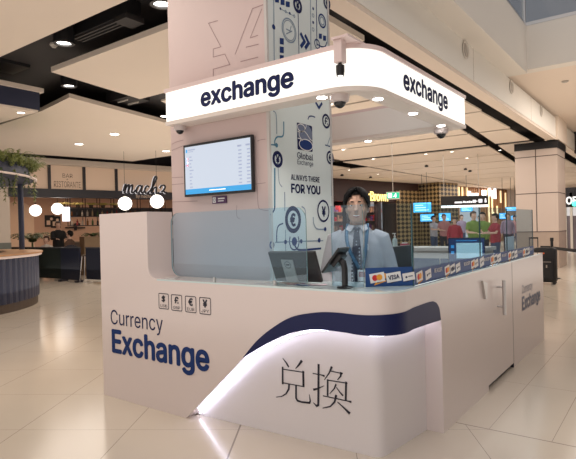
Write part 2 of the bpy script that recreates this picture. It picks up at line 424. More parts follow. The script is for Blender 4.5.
downlight(166,151,HZ,'flush downlight beside the kiosk column above the script sign', .11)
downlight(21,112.3,3.4,'flush downlight under the navy dropped bulkhead at left edge', .06)
downlight(164,116,HZ,'downlight peeping out beside the left end of the lit sign', .07)
for (px, py), s in zip(((330.5,104),(452,151.5),(426,154),(343,149.5),(373,159),(467,158),(349,170),(378,174),(500,150)),
    ('behind the hanging spotlight, through the sign frame','nearest the tiled column','below the dome camera','right beside the kiosk column','above the person in the shirt','next after the one nearest the tiled column','low over the dark gap by the kiosk column','left of the exit sign hanger','just left of the tiled column capital')):
    downlight(px, py, HZ-.002, 'slim downlight in far slatted ceiling, '+s, .052)
# linear slot diffuser in the dark channel, and a frame of a ceiling hatch
a, b = at(77,41,2,3.9), at(138,19,2,3.9)
t = thing('linear_diffuser', 'long black slot diffuser in the dark ceiling channel at upper left', 'air vent', (a.x,a.y,3.9))
mb = MB(); mb.box((a.x,a.y-.10,3.92), (b.x,a.y+.10,4.11)); build(mb, 'housing', M['black'], t)
mb = MB()
for k in (-.06,0,.06): mb.box((a.x+.02,a.y+k-.012,3.895), (b.x-.25,a.y+k+.012,3.92))
build(mb, 'slat', mat('slot_grey', (.03,.027,.027), .6), t)
mb = MB(); mb.box((b.x-.22,a.y-.13,3.86), (b.x+.02,a.y+.13,3.92)); build(mb, 'end_box', M['plenum'], t)
a = at(128,103,2,3.9)
t = thing('ceiling_hatch', 'thin bright-edged hatch in the dark gap above the script sign', 'ceiling hatch', (a.x,a.y,3.9))
mb = MB(); mb.box((a.x-.35,a.y-.25,3.93), (a.x+.35,a.y+.25,4.11)); build(mb, 'panel', M['plenum'], t)
for y in (-.2, .2): mb = MB(); mb.box((a.x-.16,a.y+y*.6-.008,3.905), (a.x+.16,a.y+y*.6+.008,3.93)); build(mb, 'rail', M['trimw'], t)

p = at(54,50,2,4.02); t = thing('smoke_detector', 'small white smoke detector in the dark ceiling channel beside the lower can downlight', 'smoke detector', tuple(p))
mb = MB(); mb.lathe((p.x,p.y,4.119), [(.05,0),(.055,-.03),(.045,-.045)], 18); build(mb, 'base', M['trimw'], t, True, 40)
mb = MB(); mb.lathe((p.x,p.y,4.075), [(.035,0),(.03,-.02),(.01,-.025)], 14); build(mb, 'sensor_cap', M['trimw'], t, True, 40)
a, b = at(0,62,2,4.05), at(20,70,2,4.05)
t = thing('linear_diffuser', 'dark slot vent in the black ceiling at the left edge above the navy bulkhead', 'air vent', tuple((a+b)/2))
mb = MB(); mb.box((min(a.x,b.x)-.4,min(a.y,b.y)-.08,4.07), (max(a.x,b.x),max(a.y,b.y)+.08,4.119)); build(mb, 'housing', M['black'], t)
# ================================================================== THE EXCHANGE KIOSK
Y0, XR, XL, YB, RC, ZC = 2.64, -1.25, -3.95, 6.76, .20, 1.02
M['kw'] = mat('white_laminate', (.74,.65,.62), .24)
M['kws'] = mat('white_laminate_inner', (.80,.76,.76), .35)
M['navy'] = mat('navy_laminate', (.009,.014,.075), .40, spec=.25)
M['ink'] = mat('navy_vinyl', (.008,.014,.075), .6, spec=.2)
M['inkb'] = mat('blue_vinyl', (.012,.038,.16), .6, spec=.2)
M['inkt'] = mat('teal_vinyl', (.05,.20,.32), .4)
M['inkl'] = mat('pale_blue_vinyl', (.22,.30,.40), .45)
M['inkd'] = mat('black_vinyl', (.016,.015,.03), .4)
M['inkg'] = mat('grey_vinyl', (.20,.20,.24), .4)
M['led'] = mat('led_strip', (.78,.80,1), .5, emit=10)
M['top'] = mat('pale_glass_top', (.62,.74,.74), .08, coat=.5)

def path(s):                    # along the counter's outer edge: front, rounded corner, right side
    a = (XR-RC) - XL; b = a + RC*PI/2
    if s <= a: return Vector((XL+s, Y0, 0)), Vector((0,-1,0))
    if s <= b:
        t = (s-a)/RC; n = Vector((math.sin(t), -math.cos(t), 0)); return Vector((XR-RC, Y0+RC, 0)) + n*RC, n
    return Vector((XR, Y0+RC+(s-b), 0)), Vector((1,0,0))
SA = (XR-RC)-XL; SB = SA + RC*PI/2
s_x = lambda x: x - XL
s_y = lambda y: SB + y - Y0 - RC
def interp(tab, s):
    if s <= tab[0][0]: return tab[0][1]
    for (a, za), (b, zb) in zip(tab, tab[1:]):
        if s <= b: return za + (zb-za)*(s-a)/(b-a)
    return tab[-1][1]
def smooth_tab(t, n=8): return [tuple(p) for p in smooth_path(t, n)]
YE = 3.386
LOW = [(s_x(-2.925),0),(s_x(-2.339),.53)] + smooth_tab([(s_x(-2.339),.53),(s_x(-2.161),.632),(s_x(-2.007),.706),(s_x(-1.896),.746),(s_x(-1.754),.772),(s_x(-1.558),.775),(SA,.770),(SB,.772),(s_y(2.95),.775),(s_y(YE),.758)])
TOPB = smooth_tab([(s_x(-2.345),.53),(s_x(-2.22),.655),(s_x(-2.079),.757),(s_x(-1.928),.836),(s_x(-1.751),.876),(s_x(-1.619),.887),(SA,.886),(SB,.896),(s_y(2.95),.902),(s_y(3.17),.903)]) + [(s_y(3.24),.900),(s_y(3.30),.882),(s_y(3.345),.845),(s_y(3.365),.80),(s_y(3.37),.759)]
kiosk = thing('exchange_kiosk', 'white currency exchange counter with a navy wave band and glowing lit front panel', 'kiosk', ((XL+XR)/2, (Y0+YB)/2, 0))
TH = .10
ss = sorted(set([0, s_x(-2.925), s_x(-2.339), SA, SB, s_y(YE)] + [s_x(-2.925)+i*.02 for i in range(1, 110) if s_x(-2.925)+i*.02 < s_y(YE)] + [i*.25 for i in range(1, 5)]))
ss = [s for s in ss if s <= s_y(YE)+1e-6]
mb = MB(); V = []
for s in ss:
    p, n = path(s); zl = 0 if s <= s_x(-2.925) else interp(LOW, s); q = p - n*TH
    V.append([(p.x,p.y,zl),(p.x,p.y,1.008),(q.x,q.y,1.008),(q.x,q.y,zl)])
k = len(V); mb.add([p for r in V for p in r], [[i*4+j, (i+1)*4+j, (i+1)*4+(j+1)%4, i*4+(j+1)%4] for i in range(k-1) for j in range(4)] + [[0,1,2,3],[(k-1)*4+j for j in (3,2,1,0)]])
build(mb, 'counter_shell', M['kw'], kiosk, True, 35)
# pillar at the left end with the cove down to the counter
prof = [(XL,1.008),(-3.22,1.008),(-3.22,ZC)] + [(-3.22-.1*math.sin(a), ZC+.1-.1*math.cos(a)) for a in [PI/2*i/8 for i in range(1, 9)]] + [(-3.32,1.545),(XL,1.545)]
mb = MB(); mb.prism([(x,Y0,z) for x, z in prof], [(x,2.895,z) for x, z in prof]); build(mb, 'end_pillar', M['kw'], kiosk, True, 30)
mb = MB(); mb.box((XL,Y0+TH,0), (XL+.08,YB,1.008)); mb.box((XL+.08,YB-.08,0), (XR-.06,YB,1.008)); build(mb, 'rear_panel', M['kw'], kiosk)
# top
outl = []
for i in range(0, 41):
    s = s_x(-3.22) + (s_y(YB)-s_x(-3.22))*i/40 if False else None
pts = [(-3.22,Y0)] + [(p.x,p.y) for p in [path(SA+(SB-SA)*i/10)[0] for i in range(11)]] + [(XR,YB),(-1.62,YB),(-1.62,3.08),(-2.27,3.08),(-2.27,2.895),(-3.22,2.895)]
mb = MB(); mb.prism([(x,y,1.008) for x, y in pts], [(x,y,ZC) for x, y in pts]); build(mb, 'counter_top', M['top'], kiosk)
# navy wave band
n0 = 90; a, b = s_x(-2.345), s_y(3.37); mb = MB(); V = []
for i in range(n0+1):
    s = a+(b-a)*i/n0; p, n = path(s); lo = max(interp(LOW, s), .0); hi = max(interp(TOPB, s), lo+.0005); o = p + n*.004
    V += [(p.x,p.y,lo),(o.x,o.y,lo),(o.x,o.y,hi),(p.x,p.y,hi)]
mb.add(V, [[i*4+j, (i+1)*4+j, (i+1)*4+(j+1)%4, i*4+(j+1)%4] for i in range(n0) for j in range(3)])
tag(build(mb, 'wave_band', M['navy'], kiosk, True, 35), 'navy wave-shaped band')
# lit recessed panel with its own rounded corner
PA = Vector((-2.98,2.745,0)); PB = Vector((-1.427,2.815,0)); PC = Vector((-1.366,3.40,0))
d1 = (PB-PA).normalized(); d2 = (PC-PB).normalized(); r = .07
line = [PA]; 
for i in range(9):
    t = i/8; line.append((PB-d1*r)*(1-t)**2 + PB*2*t*(1-t) + (PB+d2*r)*t*t)
line.append(PC)
mb = MB(); k = len(line); mb.add([p for p in line] + [p+ZV*.93 for p in line], [(i,i+1,k+i+1,k+i) for i in range(k-1)])
lp = build(mb, 'lit_panel', M['kws'], kiosk, True, 40)
PFR = Fr(PA, d1, ZV)
# the LED line along the recess
lp_pts = []
for i in range(90):
    s = s_x(-2.885) + (s_y(3.365)-s_x(-2.885))*i/89; z = interp(LOW, s); sl = (interp(LOW, s+.02)-interp(LOW, s-.02))/.04; h_ = math.hypot(1, sl)
    p, n = path(s + .016*sl/h_); q = p - n*.090
    lp_pts.append(q + ZV*(z - .016/h_))
mb = MB(); mb.tube(lp_pts, .0055, 6); tag(build(mb, 'led_strip', M['led'], kiosk, True), 'glowing white light line')
# side run: end face, body, door, end panel
mb = MB(); mb.box((XR-TH-.02,YE,0), (XR,4.44,1.008)); build(mb, 'side_panel', M['kw'], kiosk)
mb = MB(); mb.box((XR-TH,5.30,0), (XR,YB-.001,1.008)); build(mb, 'side_panel', M['kw'], kiosk)
mb = MB(); mb.box((XR-TH-.02,4.44,0), (XR-.03,5.30,1.0)); tag(build(mb, 'door_gap_shade', M['inkd'], kiosk), 'black backing painted as the shaded gap around the door')  # shade of the door gap put in as solid black
mb = MB(); mb.box((XR-.03,5.286,0), (XR-.0015,5.2995,1.006)); tag(build(mb, 'door_seam_shade', M['inkd'], kiosk), 'painted dark strip for the shaded seam beside the door')  # dark strip painted in where the open seam would fall into shade
mb = MB(); mb.box((XR-.05,4.4402,.045), (XR,5.283,1.008)); door = build(mb, 'door', M['kw'], kiosk)
hy = 4.75
mb = MB(); mb.cyl((XR+.06,hy,.59), (XR+.06,hy,.89), .016, 16)
for z in (.66,.83): mb.cyl((XR,hy,z), (XR+.06,hy,z), .009, 10)
build(mb, 'handle', M['steel'], door, True, 40)
mb = MB(); A = [(XR,4.28,.93),(XR,4.40,.90),(XR,4.385,.775),(XR,4.345,.775)]; mb.prism(A, [(x+.02,y,z) for x, y, z in A])
tag(build(mb, 'lock_plate', M['steel'], kiosk), 'tapered steel lock plate')

# lettering
FF = Fr((0,Y0,0), (1,0,0), ZV); FS = Fr((XR,0,0), (0,1,0), ZV)
mb = MB(); f_text(mb, FF, 'Currency', -3.823,.585,-3.160,.740, .002, .0); build(mb, 'lettering', M['ink'], kiosk)
mb = MB(); f_text(mb, FF, 'Exchange', -3.815,.325,-2.668,.578, .002, .028); build(mb, 'lettering', M['inkb'], kiosk)
M['inkside'] = mat('slate_vinyl', (.11,.13,.20), .4)
mb = MB(); f_text(mb, FS, 'Currency', 5.68,.635,6.16,.745, .002); build(mb, 'lettering', M['inkside'], kiosk)
mb = MB(); f_text(mb, FS, 'Exchange', 5.67,.445,6.57,.630, .002, .028); build(mb, 'lettering', M['inkside'], kiosk)
for (x0, x1, z0, z1), sy, code in zip(((-3.202,-3.085,.793,.914),(-3.058,-2.938,.790,.913),(-2.905,-2.788,.789,.911),(-2.756,-2.640,.787,.910)), '$£€¥', ('USD','GBP','EUR','JPY')):
    mb = MB(); O_ = rrect(x0,z0,x1,z1,.012); I_ = rrect(x0+.006,z0+.006,x1-.006,z1-.006,.008); f_loop(mb, FF, O_, I_, .002)
    xm = (x0+x1)/2; f_text(mb, FF, sy, xm-.024,z0+.050,xm+.024,z1-.015, .002, .03); f_text(mb, FF, code, xm-.038,z0+.014,xm+.038,z0+.036, .002, .0)
    tag(build(mb, 'currency_icon', M['inkd'], kiosk), 'framed %s sign over the letters %s' % ({'$':'dollar','£':'pound','€':'euro','¥':'yen'}[sy], code))
def zc(pts, ox, oy, k): return [(ox+x/k, oy+y/k) for x, y in pts]
ST = [([(103,46),(125,75),(138,98)],[3,7,7]), ([(214,60),(197,85),(177,107)],[11,8,3]), ([(103,96),(103,196)],8), ([(100,109),(228,129)],4), ([(221,120),(223,212)],9), ([(103,188),(228,211)],4),
      ([(140,195),(138,225),(122,252),(98,266),(65,271)],[9,8,6,4,3]), ([(180,203),(180,276),(188,291),(212,299),(258,304),(262,292),(256,254)],[8,8,8,7,8,6,2]),
      ([(276,134),(325,143),(345,150)],[4,4,8]), ([(310,80),(308,316),(298,322),(279,302)],[9,9,8,2]), ([(279,228),(305,222),(342,205)],[9,6,2]),
      ([(386,95),(372,130),(343,172)],[9,6,3]), ([(380,121),(450,136)],4), ([(440,128),(436,152),(418,172)],[10,6,3]), ([(362,168),(362,264)],7), ([(362,173),(476,191)],4), ([(468,182),(466,292)],8),
      ([(411,196),(400,222),(374,251)],[7,5,3]), ([(412,214),(432,242),(451,263)],[3,5,7]), ([(335,263),(480,294),(499,299)],[4,4,9]), ([(411,258),(402,298),(377,325),(333,334)],[9,7,5,3]), ([(418,298),(455,332),(490,366)],[3,6,11])]
mb = MB(); pxs = (PFR.px(320,390)[0]-PFR.px(310,390)[0])/10/5.76
for pts, w in ST:
    q = [PFR.px(265+x/5.76, 350+y/5.76) for x, y in pts]; W_ = [k*pxs*1.3 for k in (w if isinstance(w, list) else [w]*len(q))]
    f_stroke(mb, PFR, q, W_, .003)
tag(build(mb, 'lettering', M['inkd'], kiosk), 'two large brush-style Chinese characters')

# ================================================================== glass screens on the counter
M['pane'] = glass_mat('screen_glass', (.82,.92,.98), 1.7, gloss=(.80,.93,1))
M['edge'] = mat('glass_edge', (.20,.33,.34), .15); M['edged'] = mat('glass_edge_dark', (.04,.09,.10), .15)
M['blue'] = mat('blue_sticker', (.008,.055,.21), .4)
M['card'] = mat('white_card', (.8,.78,.77), .45); M['red'] = mat('red_ink', (.62,.02,.02), .45); M['orange'] = mat('orange_ink', (.85,.36,.03), .45)
ZT = 1.525
def pane(a, b, lab, z0=ZC, corners=(0,0,0,0), r=.09, t=.004, edge='edge'):
    a = Vector((*a,0)); b = Vector((*b,0)); U = (b-a).normalized(); L_ = (b-a).length; fr = Fr(a, U, ZV)
    o = thing('glass_screen', lab, 'glass screen', ((a.x+b.x)/2,(a.y+b.y)/2,z0), 'clear glass screens standing on the exchange counter')
    pts = rrect(0,z0,L_,ZT,r,6,corners); n = len(pts)
    mb = MB(); mb.add([fr.p(u,v,t) for u, v in pts], [list(range(n))]); mb.add([fr.p(u,v,-t) for u, v in pts], [list(range(n))[::-1]])
    build(mb, 'pane', M['pane'], o)
    mb = MB(); mb.add([fr.p(u,v,t) for u, v in pts] + [fr.p(u,v,-t) for u, v in pts], [(i,(i+1)%n,n+(i+1)%n,n+i) for i in range(n)]); build(mb, 'polished_edge', M[edge], o)
    return o, fr, L_
def card(o, fr, c, w, kind, tilt=.14):
    h = w*.62; ca, sa = math.cos(tilt), math.sin(tilt)
    R = lambda q, k=1: [(c[0]+x*ca-y*sa, c[1]+x*sa+y*ca) for x, y in q]
    off = .0085
    sub = Fr(fr.p(*c), fr.U*ca+fr.V*sa, fr.V*ca-fr.U*sa)
    mb = MB(); Q = []
    if kind == 'mc':
        mb.cur = 2; f_poly(mb, fr, R([(-w*.3,-h*.78),(w*.58,-h*.55),(w*.6,h*.3),(w*.3,h*.4)]), off-.001)
        mb.cur = 3; f_poly(mb, fr, R([(-w*.1,-h*.62),(w*.58,-h*.42),(w*.57,-h*.22),(w*.0,-h*.42)]), off-.0005)
    else:
        mb.cur = 3; f_poly(mb, fr, R([(-w*.3,-h*.66),(w*.55,-h*.4),(w*.5,h*.1),(w*.2,h*.3)]), off-.001)
    mb.cur = 0; f_poly(mb, fr, R([(-w/2,-h/2),(w/2,-h/2),(w/2,h/2),(-w/2,h/2)]), off)
    if kind == 'mc':
        mb.cur = 1; f_disc(mb, sub, (-w*.15,0), h*.32, off+.001); mb.cur = 2; f_disc(mb, sub, (w*.15,0), h*.32, off+.0012)
    elif kind == 'visa':
        mb.cur = 4; f_text(mb, sub, 'VISA', -w*.38,-h*.24,w*.38,h*.24, off+.001, .03)
    else:
        mb.cur = 4; f_disc(mb, sub, (-w*.2,-h*.02), h*.14, off+.001); mb.cur = 5; f_rect(mb, sub, -w*.05,-h*.06,w*.34,h*.1, off+.001)
    return build(mb, 'card_sticker', [M['card'],M['red'],M['orange'],M['inkd'],M['ink'],M['inkg']], o)
def band(o, fr, u0, u1, z1=1.125):
    mb = MB(); f_rect(mb, fr, u0, ZC+.003, u1, z1, .0062, .001); b = build(mb, 'sticker_band', M['blue'], o); b['label'] = 'blue card-logo band'; return b
oA, frA, L = pane((-3.108,2.70), (-1.85,2.70), 'long glass screen before the wall monitor, its lower left corner rounded', 1.045, (1,0,1,1), .085)
for u in (.45, 1.0): mb = MB(); mb.cyl(frA.p(u,ZC-.0005), frA.p(u,1.05), .012, 12); build(mb, 'standoff', M['steel'], oA)
pane((-1.739,2.82), (-1.516,2.82), 'narrow glass screen directly in front of the man in the shirt', ZC, (0,0,0,0))
oC, frC, L = pane((-1.511,2.827), (-1.293,3.025), 'slanted corner glass screen with a large three-card payment sticker')
band(oC, frC, 0.0, L, 1.138)
for px, kd in ((377.5,'mc'),(394,'visa'),(409,'x')): card(oC, frC, (frC.px(px,278)[0]-.004, 1.078), .092 if kd != 'x' else .076, kd)
DS = [((-1.29,3.03),(-1.29,4.415),'glass screen on the right side of the counter, nearest the slanted corner one',[(418,'mc'),(427,'x'),(437,'t'),(446,'mc'),(451.5,'visa'),(457,'x'),(466,'t'),(472,'mc'),(475.5,'x')]),
      ((-1.29,4.425),(-1.29,5.285),'middle glass screen on the right side, above the counter door',[(481,'x'),(486,'t'),(491.5,'mc'),(495,'visa'),(498.5,'x'),(503.5,'t')]),
      ((-1.29,5.295),(-1.29,6.44),'last glass screen at the far end of the counter beside the suitcase',[(509,'mc'),(512.5,'visa'),(515.5,'x'),(519.5,'t'),(523.5,'mc'),(526,'visa'),(528,'x'),(530.5,'t')])]
for a, b, lab, items in DS:
    o, fr, L = pane(a, b, lab, edge='edged'); band(o, fr, 0, L, 1.118)
    for px, kd in items:
        y = at(px, 268, 0, -1.29).y - a[1]
        if kd == 't':
            lets = MB(); w = .15 if px < 480 else .17; f_text(lets, fr, 'WE ACCEPT', y-w/2,1.070,y+w/2,1.098, .0085, .02); build(lets, 'lettering', M['card'], o)
        else: card(o, fr, (y, 1.070), .098 if px < 480 else .115, kd)
p0 = at(509,245,0,-1.30)
mb = MB(); a, b = at(505.5,237,0,-1.30), at(514,254,0,-1.30); mb.box((-1.303,a.y,b.z), (-1.2965,b.y,a.z)); solo(mb, 'notice_sheet', M['card'], 'pale paper notice stuck on the far glass screen', 'notice')

# ================================================================== the column through the kiosk
KX0, KX1, KY0, KY1 = -3.315, -2.290, 2.90, 3.735
M['pink'] = mat('column_wrap', (.60,.475,.455), .45)
M['wrap'] = mat('column_graphic_wrap', (.70,.76,.75), .4)
M['lineg'] = mat('fine_line_print', (.33,.22,.22), .5)
kc = thing('kiosk_column', 'tall column rising through the kiosk, plain pink front and blue printed right side', 'column', ((KX0+KX1)/2,(KY0+KY1)/2,0))
mb = MB(); mb.box((KX0,KY0,0), (KX1,KY1,6.5)); build(mb, 'shaft', M['pink'], kc)
mb = MB(); mb.box((KX1-.001,KY0+.012,0), (KX1+.006,KY1-.004,6.5)); tag(build(mb, 'graphic_wrap', M['wrap'], kc), 'pale green wrap printed with currency circles')
mb = MB(); mb.box((KX1-.012,KY0-.006,0), (KX1+.010,KY0+.014,6.5)); mb.box((KX1-.01,KY1-.02,0), (KX1+.010,KY1+.006,6.5)); build(mb, 'edge_trim', mat('trim_grey', (.55,.52,.50), .4), kc)
FG = Fr((KX1+.006,0,0), (0,1,0), ZV); FK = Fr((0,KY0,0), (1,0,0), ZV)
G = {k: MB() for k in ('ink','inkb','inkt','inkl','lineg')}
def G_line(k, pts, w, curve=False):
    q = [FG.px(*p) for p in pts]; f_stroke(G[k], FG, smooth_path(q, 6) if curve else q, w, .0015)
def G_ring(k, x, y, ry, w):
    c = FG.px(x, y); r = abs(FG.px(x, y-ry)[1]-c[1]); f_ring(G[k], FG, c, r, w, .0018); return c, r
def G_dot(k, x, y, ry):
    c = FG.px(x, y); r = abs(FG.px(x, y-ry)[1]-c[1]); f_disc(G[k], FG, c, r, .002)
def G_sym(k, x, y, h, t, bold=.02):
    c = FG.px(x, y); hh = abs(FG.px(x, y-h)[1]-c[1]); f_text(G[k], FG, t, c[0]-hh*.72, c[1]-hh, c[0]+hh*.72, c[1]+hh, .002, bold)
def G_rect(k, x, y, w, h):
    f_poly(G[k], FG, [FG.px(x-w/2,y-h/2),FG.px(x+w/2,y-h/2+w*.15),FG.px(x+w/2,y+h/2+w*.15),FG.px(x-w/2,y+h/2)], .0018)
# upper part
for x, a, b in ((273.3,-30,62),(310,-30,52)): G_line('inkl', [(x,a),(x+.8,b)], .010)
G_line('inkb', [(298,14),(298.8,54)], .008); G_line('inkb', [(316,-20),(316.8,46)], .010); G_line('inkl', [(327,8),(327.5,44)], .008)
G_dot('inkb', 273.5,27,2.6)
for i, (x, y) in enumerate(((276.8,-.5),(282.4,2),(287.6,4))): G_rect('inkb', x,y,4.0,5.5)
for y in (41,49.5,58): G_rect('inkb', 281.6,y,4,6.2)
for i, (x, y) in enumerate(((280.2,8.6),(285.5,11.5),(289.6,13.4),(294,16.2))): (G_dot('inkb',x,y,1.4) if i % 2 == 0 else G_ring('inkl',x,y,1.6,.006))
G_line('inkl', [(280,8.6),(294,16.2)], .005)
G_ring('inkl', 289,30.5,12.2,.010); G_ring('inkl', 289,30.5,10,.006); G_line('inkl', [(286,29),(290,31),(291,26)], .008); G_line('inkl', [(286,34),(292,31)], .008)
G_ring('ink', 297.5,5.5,7.6,.026); G_sym('ink', 297.5,5.5,4.2,'¥',.03)
G_line('inkb', [(300.3,33),(304.4,41.5),(300.6,47)], .030); G_line('inkb', [(304.8,35),(308.6,43),(305,48.5)], .030)
for i, y in enumerate((8.7,15.5,22.5,29.5)): (G_dot('inkb',313,y,1.5) if i % 2 == 0 else G_ring('inkl',313,y,2,.006))
G_ring('inkb', 322,21,7,.014); G_ring('inkl', 322,21,4.4,.010)
G_rect('inkb',320.2,36,3,5); G_rect('inkb',324.4,38,3,5)
G_ring('ink', 326.8,3,6.5,.022); G_sym('ink', 326.8,3,3.4,'€',.02)
G_ring('inkb', 317,44,5,.010); G_line('inkb', [(317,44),(321,46.5),(325,46.5),(326.6,42)], .010, True)
# below the sign
G_line('inkb', [(315.4,102),(318.8,108),(322,103)], .022)
G_line('inkt', [(270,144.6),(276,145)], .010); G_dot('inkt', 276.4,145.3,2.3); G_line('inkt', [(275,146),(274.6,141),(277,137),(283,135.4),(283.6,121.5)], .012, True)
G_line('inkl', [(273,111),(276,115),(276.6,134)], .008, True); G_line('inkb', [(307.8,119.5),(309,116.6),(312,116.2),(315,117.4)], .010, True)
G_ring('ink', 277.5,159.3,8.4,.026); G_sym('ink', 277.5,159.3,4.6,'¥',.03)
G_ring('ink', 326,121.2,7.3,.018); G_sym('ink', 326,121.2,4,'£',.02); G_ring('ink', 330,157.6,6.8,.018); G_sym('ink', 329.8,157.6,3.6,'€',.02)
G_line('inkb', [(325,145),(330,146.5)], .010); G_line('inkl', [(330,137),(327,146)], .008)
G_line('inkt', [(274.6,168),(274.6,207)], .016); G_line('inkb', [(274.6,206),(274,210),(270.5,215)], .012, True); G_line('inkl', [(278,168),(279,182),(282,187)], .007, True); G_line('inkl', [(284.5,192),(284.7,211)], .010)
G_line('inkl', [(331,166),(331.2,196)], .007)
G_ring('ink', 293,219.6,13.6,.034); G_sym('ink', 292.6,219.8,6.8,'€',.035)
G_ring('ink', 323.3,211,11.2,.016); G_sym('ink', 323.6,211.5,5.2,'¥',.03)
G_line('inkb', [(283,223.4),(278.6,225.5),(276.8,231),(276.5,242)], .010, True); G_line('inkl', [(301.5,206.5),(304.8,209.5),(305.4,218)], .010, True)
G_line('inkl', [(275,242.3),(323,240.6)], .008)
for x, y, r in ((285.3,242,2.3),(301,241.3,2.2),(319,240.2,2.4),(325,229.2,2.2)): G_dot('inkb', x,y,r)
G_dot('inkb', 294.2,241.5,4.4)
G_line('inkb', [(290,236.5),(289.4,242),(291,248),(294.5,249.8),(297.5,247.5),(298.9,242),(298,236.5)], .011, True)
G_line('inkb', [(294.5,245),(297,249),(301,250),(310,249.4),(321,248.4)], .016, True)
G_line('inkl', [(313,217),(313.8,224),(317,228.8),(325,229.2)], .010, True); G_line('inkl', [(285.3,230),(285.6,254)], .008)
G_ring('inkb', 271.8,245,4,.012)
G_line('inkl', [(272,250),(272,259)], .01)
# emblem: a net globe in a navy square
E0, E1 = (3.240,1.985), (3.447,2.190); ew, eh = E1[0]-E0[0], E1[1]-E0[1]
EM = Fr(FG.p(*E0), FG.U, FG.V)
f_poly(G['ink'], EM, rrect(0,0,ew,eh,.012), .0015)
mbw = MB(); mg = MB()
cl = lambda q: [(min(max(x,.003),ew-.003), min(max(y,.003),eh-.003)) for x, y in q]
el = lambda cx, cy, rx, ry, n=28: cl([(ew*(cx+rx*math.cos(2*PI*i/n)), eh*(cy+ry*math.sin(2*PI*i/n))) for i in range(n)])
f_poly(mg, EM, el(.5,.66,.50,.36), .0022)
f_poly(G['inkb'], EM, el(.55,.22,.44,.21), .0030)
E_ = lambda pts: cl([(ew*x, eh*y) for x, y in smooth_path(pts, 8)])
for q in (el(.55,.22,.44,.21)+el(.55,.22,.44,.21)[:1], el(.26,.83,.24,.14)+el(.26,.83,.24,.14)[:1], E_([(.0,.66),(.2,.68),(.42,.74),(.56,.88),(.60,1)]), E_([(.42,.74),(.6,.66),(.8,.50),(.98,.42)]), E_([(.15,.69),(.12,.55),(.2,.44),(.34,.36)]), E_([(.0,.42),(.2,.40),(.34,.36)])):
    f_stroke(mbw, EM, q, .007, .0036)
em = build(mbw, 'emblem_net', M['card'], kc); build(mg, 'emblem_globe', mat('slate_print', (.15,.18,.27), .45), kc)
for t, u0, v0, u1, v1, bd in (('Global',3.234,1.916,3.450,1.966,.01),('Exchange',3.236,1.862,3.450,1.909,.0),('ALWAYS THERE',3.145,1.748,3.537,1.792,.014),('FOR YOU',3.145,1.650,3.545,1.722,.035)): f_text(G['ink'], FG, t, u0,v0,u1,v1, .0015, bd)
for k, nm in (('ink','navy_print'),('inkb','blue_print'),('inkt','teal_print'),('inkl','pale_line_print')): build(G[k], nm, M[k], kc)
# fine line drawing on the pink front
mb = MB()
def K_line(pts, w=.006):
    f_stroke(mb, FK, [FK.px(165+x/4.59, y/4.59) for x, y in pts], w, .0015)
for L_ in ([(243,95),(200,107),(257,215),(222,225),(222,262),(275,248),(298,296),(222,318),(222,354)],[(450,22),(402,40),(322,250)],[(445,40),(392,174),(428,162)],[(372,217),(430,203)],[(347,283),(428,262)]): K_line(L_)
def K2(pts, w=.004):
    f_stroke(mb, FK, smooth_path([FK.px(165+x/4.59, 120+y/4.59) for x, y in pts], 4), w, .0015)
for L_ in ([(32,112),(50,102),(85,92)],[(32,140),(55,130),(85,118)],[(32,265),(84,262)],[(32,297),(86,292)],[(34,376),(150,372)],[(424,97),(440,91),(462,88)],[(410,295),(462,288)],[(424,300),(428,390),(440,410),(475,416)],[(330,392),(330,440),(345,455)]): K2(L_)
G_ = build(mb, 'line_drawing', M['lineg'], kc); G_['label'] = 'thin outline drawing of a yen sign'

# wall monitor and the little plaque under it
tvl, tvr, tvb, tvt = -3.122, -2.409, 1.655, 2.066
tv = thing('wall_monitor', 'flat wall monitor showing a table of exchange rates on the pink column', 'monitor', ((tvl+tvr)/2, 2.88, tvb))
mb = MB(); mb.box((tvl,2.856,tvb), (tvr,2.885,tvt)); mb.box((tvl+.15,2.885,tvb+.1), (tvr-.15,2.8995,tvt-.1)); bevel(build(mb, 'housing', M['black'], tv), .004)
FT = Fr((0,2.856,0), (1,0,0), ZV)
M['scr'] = mat('lit_screen', (.08,.09,.11), .3, emit=.74, ecol=(.78,.86,.99)); M['scrb'] = mat('lit_screen_blue', (.03,.28,.62), .3, emit=.55, ecol=(.05,.36,.72)); M['scrd'] = mat('screen_text', (.35,.42,.60), .5, emit=.3)
M['scrr'] = mat('screen_red', (.7,.08,.2), .4, emit=.5); M['scrw'] = mat('screen_white', (.9,.92,1), .4, emit=.85)
x0, x1, z0, z1 = tvl+.018, tvr-.014, tvb+.018, tvt-.02
mb = MB(); f_rect(mb, FT, x0,z0,x1,z1, .0006); sc_ = build(mb, 'screen', M['scr'], tv)
mb = MB(); f_rect(mb, FT, x0,z0,x1,z0+.040, .0012); build(mb, 'footer_bar', M['scrb'], sc_)
mb = MB(); f_rect(mb, FT, x0+.012,z1-.045,x0+.030,z1-.02, .0012); build(mb, 'screen_emblem', M['scrb'], sc_)
for i in range(3):
    z = z1-.085-i*.026; mb = MB(); mb.cur = 2; f_rect(mb, FT, x0+.010,z-.017,x0+.038,z, .0012)
    mb.cur = 0; f_rect(mb, FT, x0+.010,z-.017,x0+.019,z, .0014); mb.cur = 1; f_rect(mb, FT, x0+.029,z-.017 if i != 1 else z-.008,x0+.038,z, .0014)
    if i == 2: f_rect(mb, FT, x0+.010,z-.012,x0+.038,z-.006, .0016)
    build(mb, 'flag', [M['scrb'],M['scrr'],M['scrw']], sc_)
rr = random.Random(3)
mb = MB(); f_rect(mb, FT, x0+.04,z1-.030,x0+.115,z1-.022, .0012); build(mb, 'heading', M['scrd'], sc_)
mb = MB(); f_rect(mb, FT, x0+.04,z1-.043,x0+.095,z1-.038, .0012); build(mb, 'heading', M['scrd'], sc_)
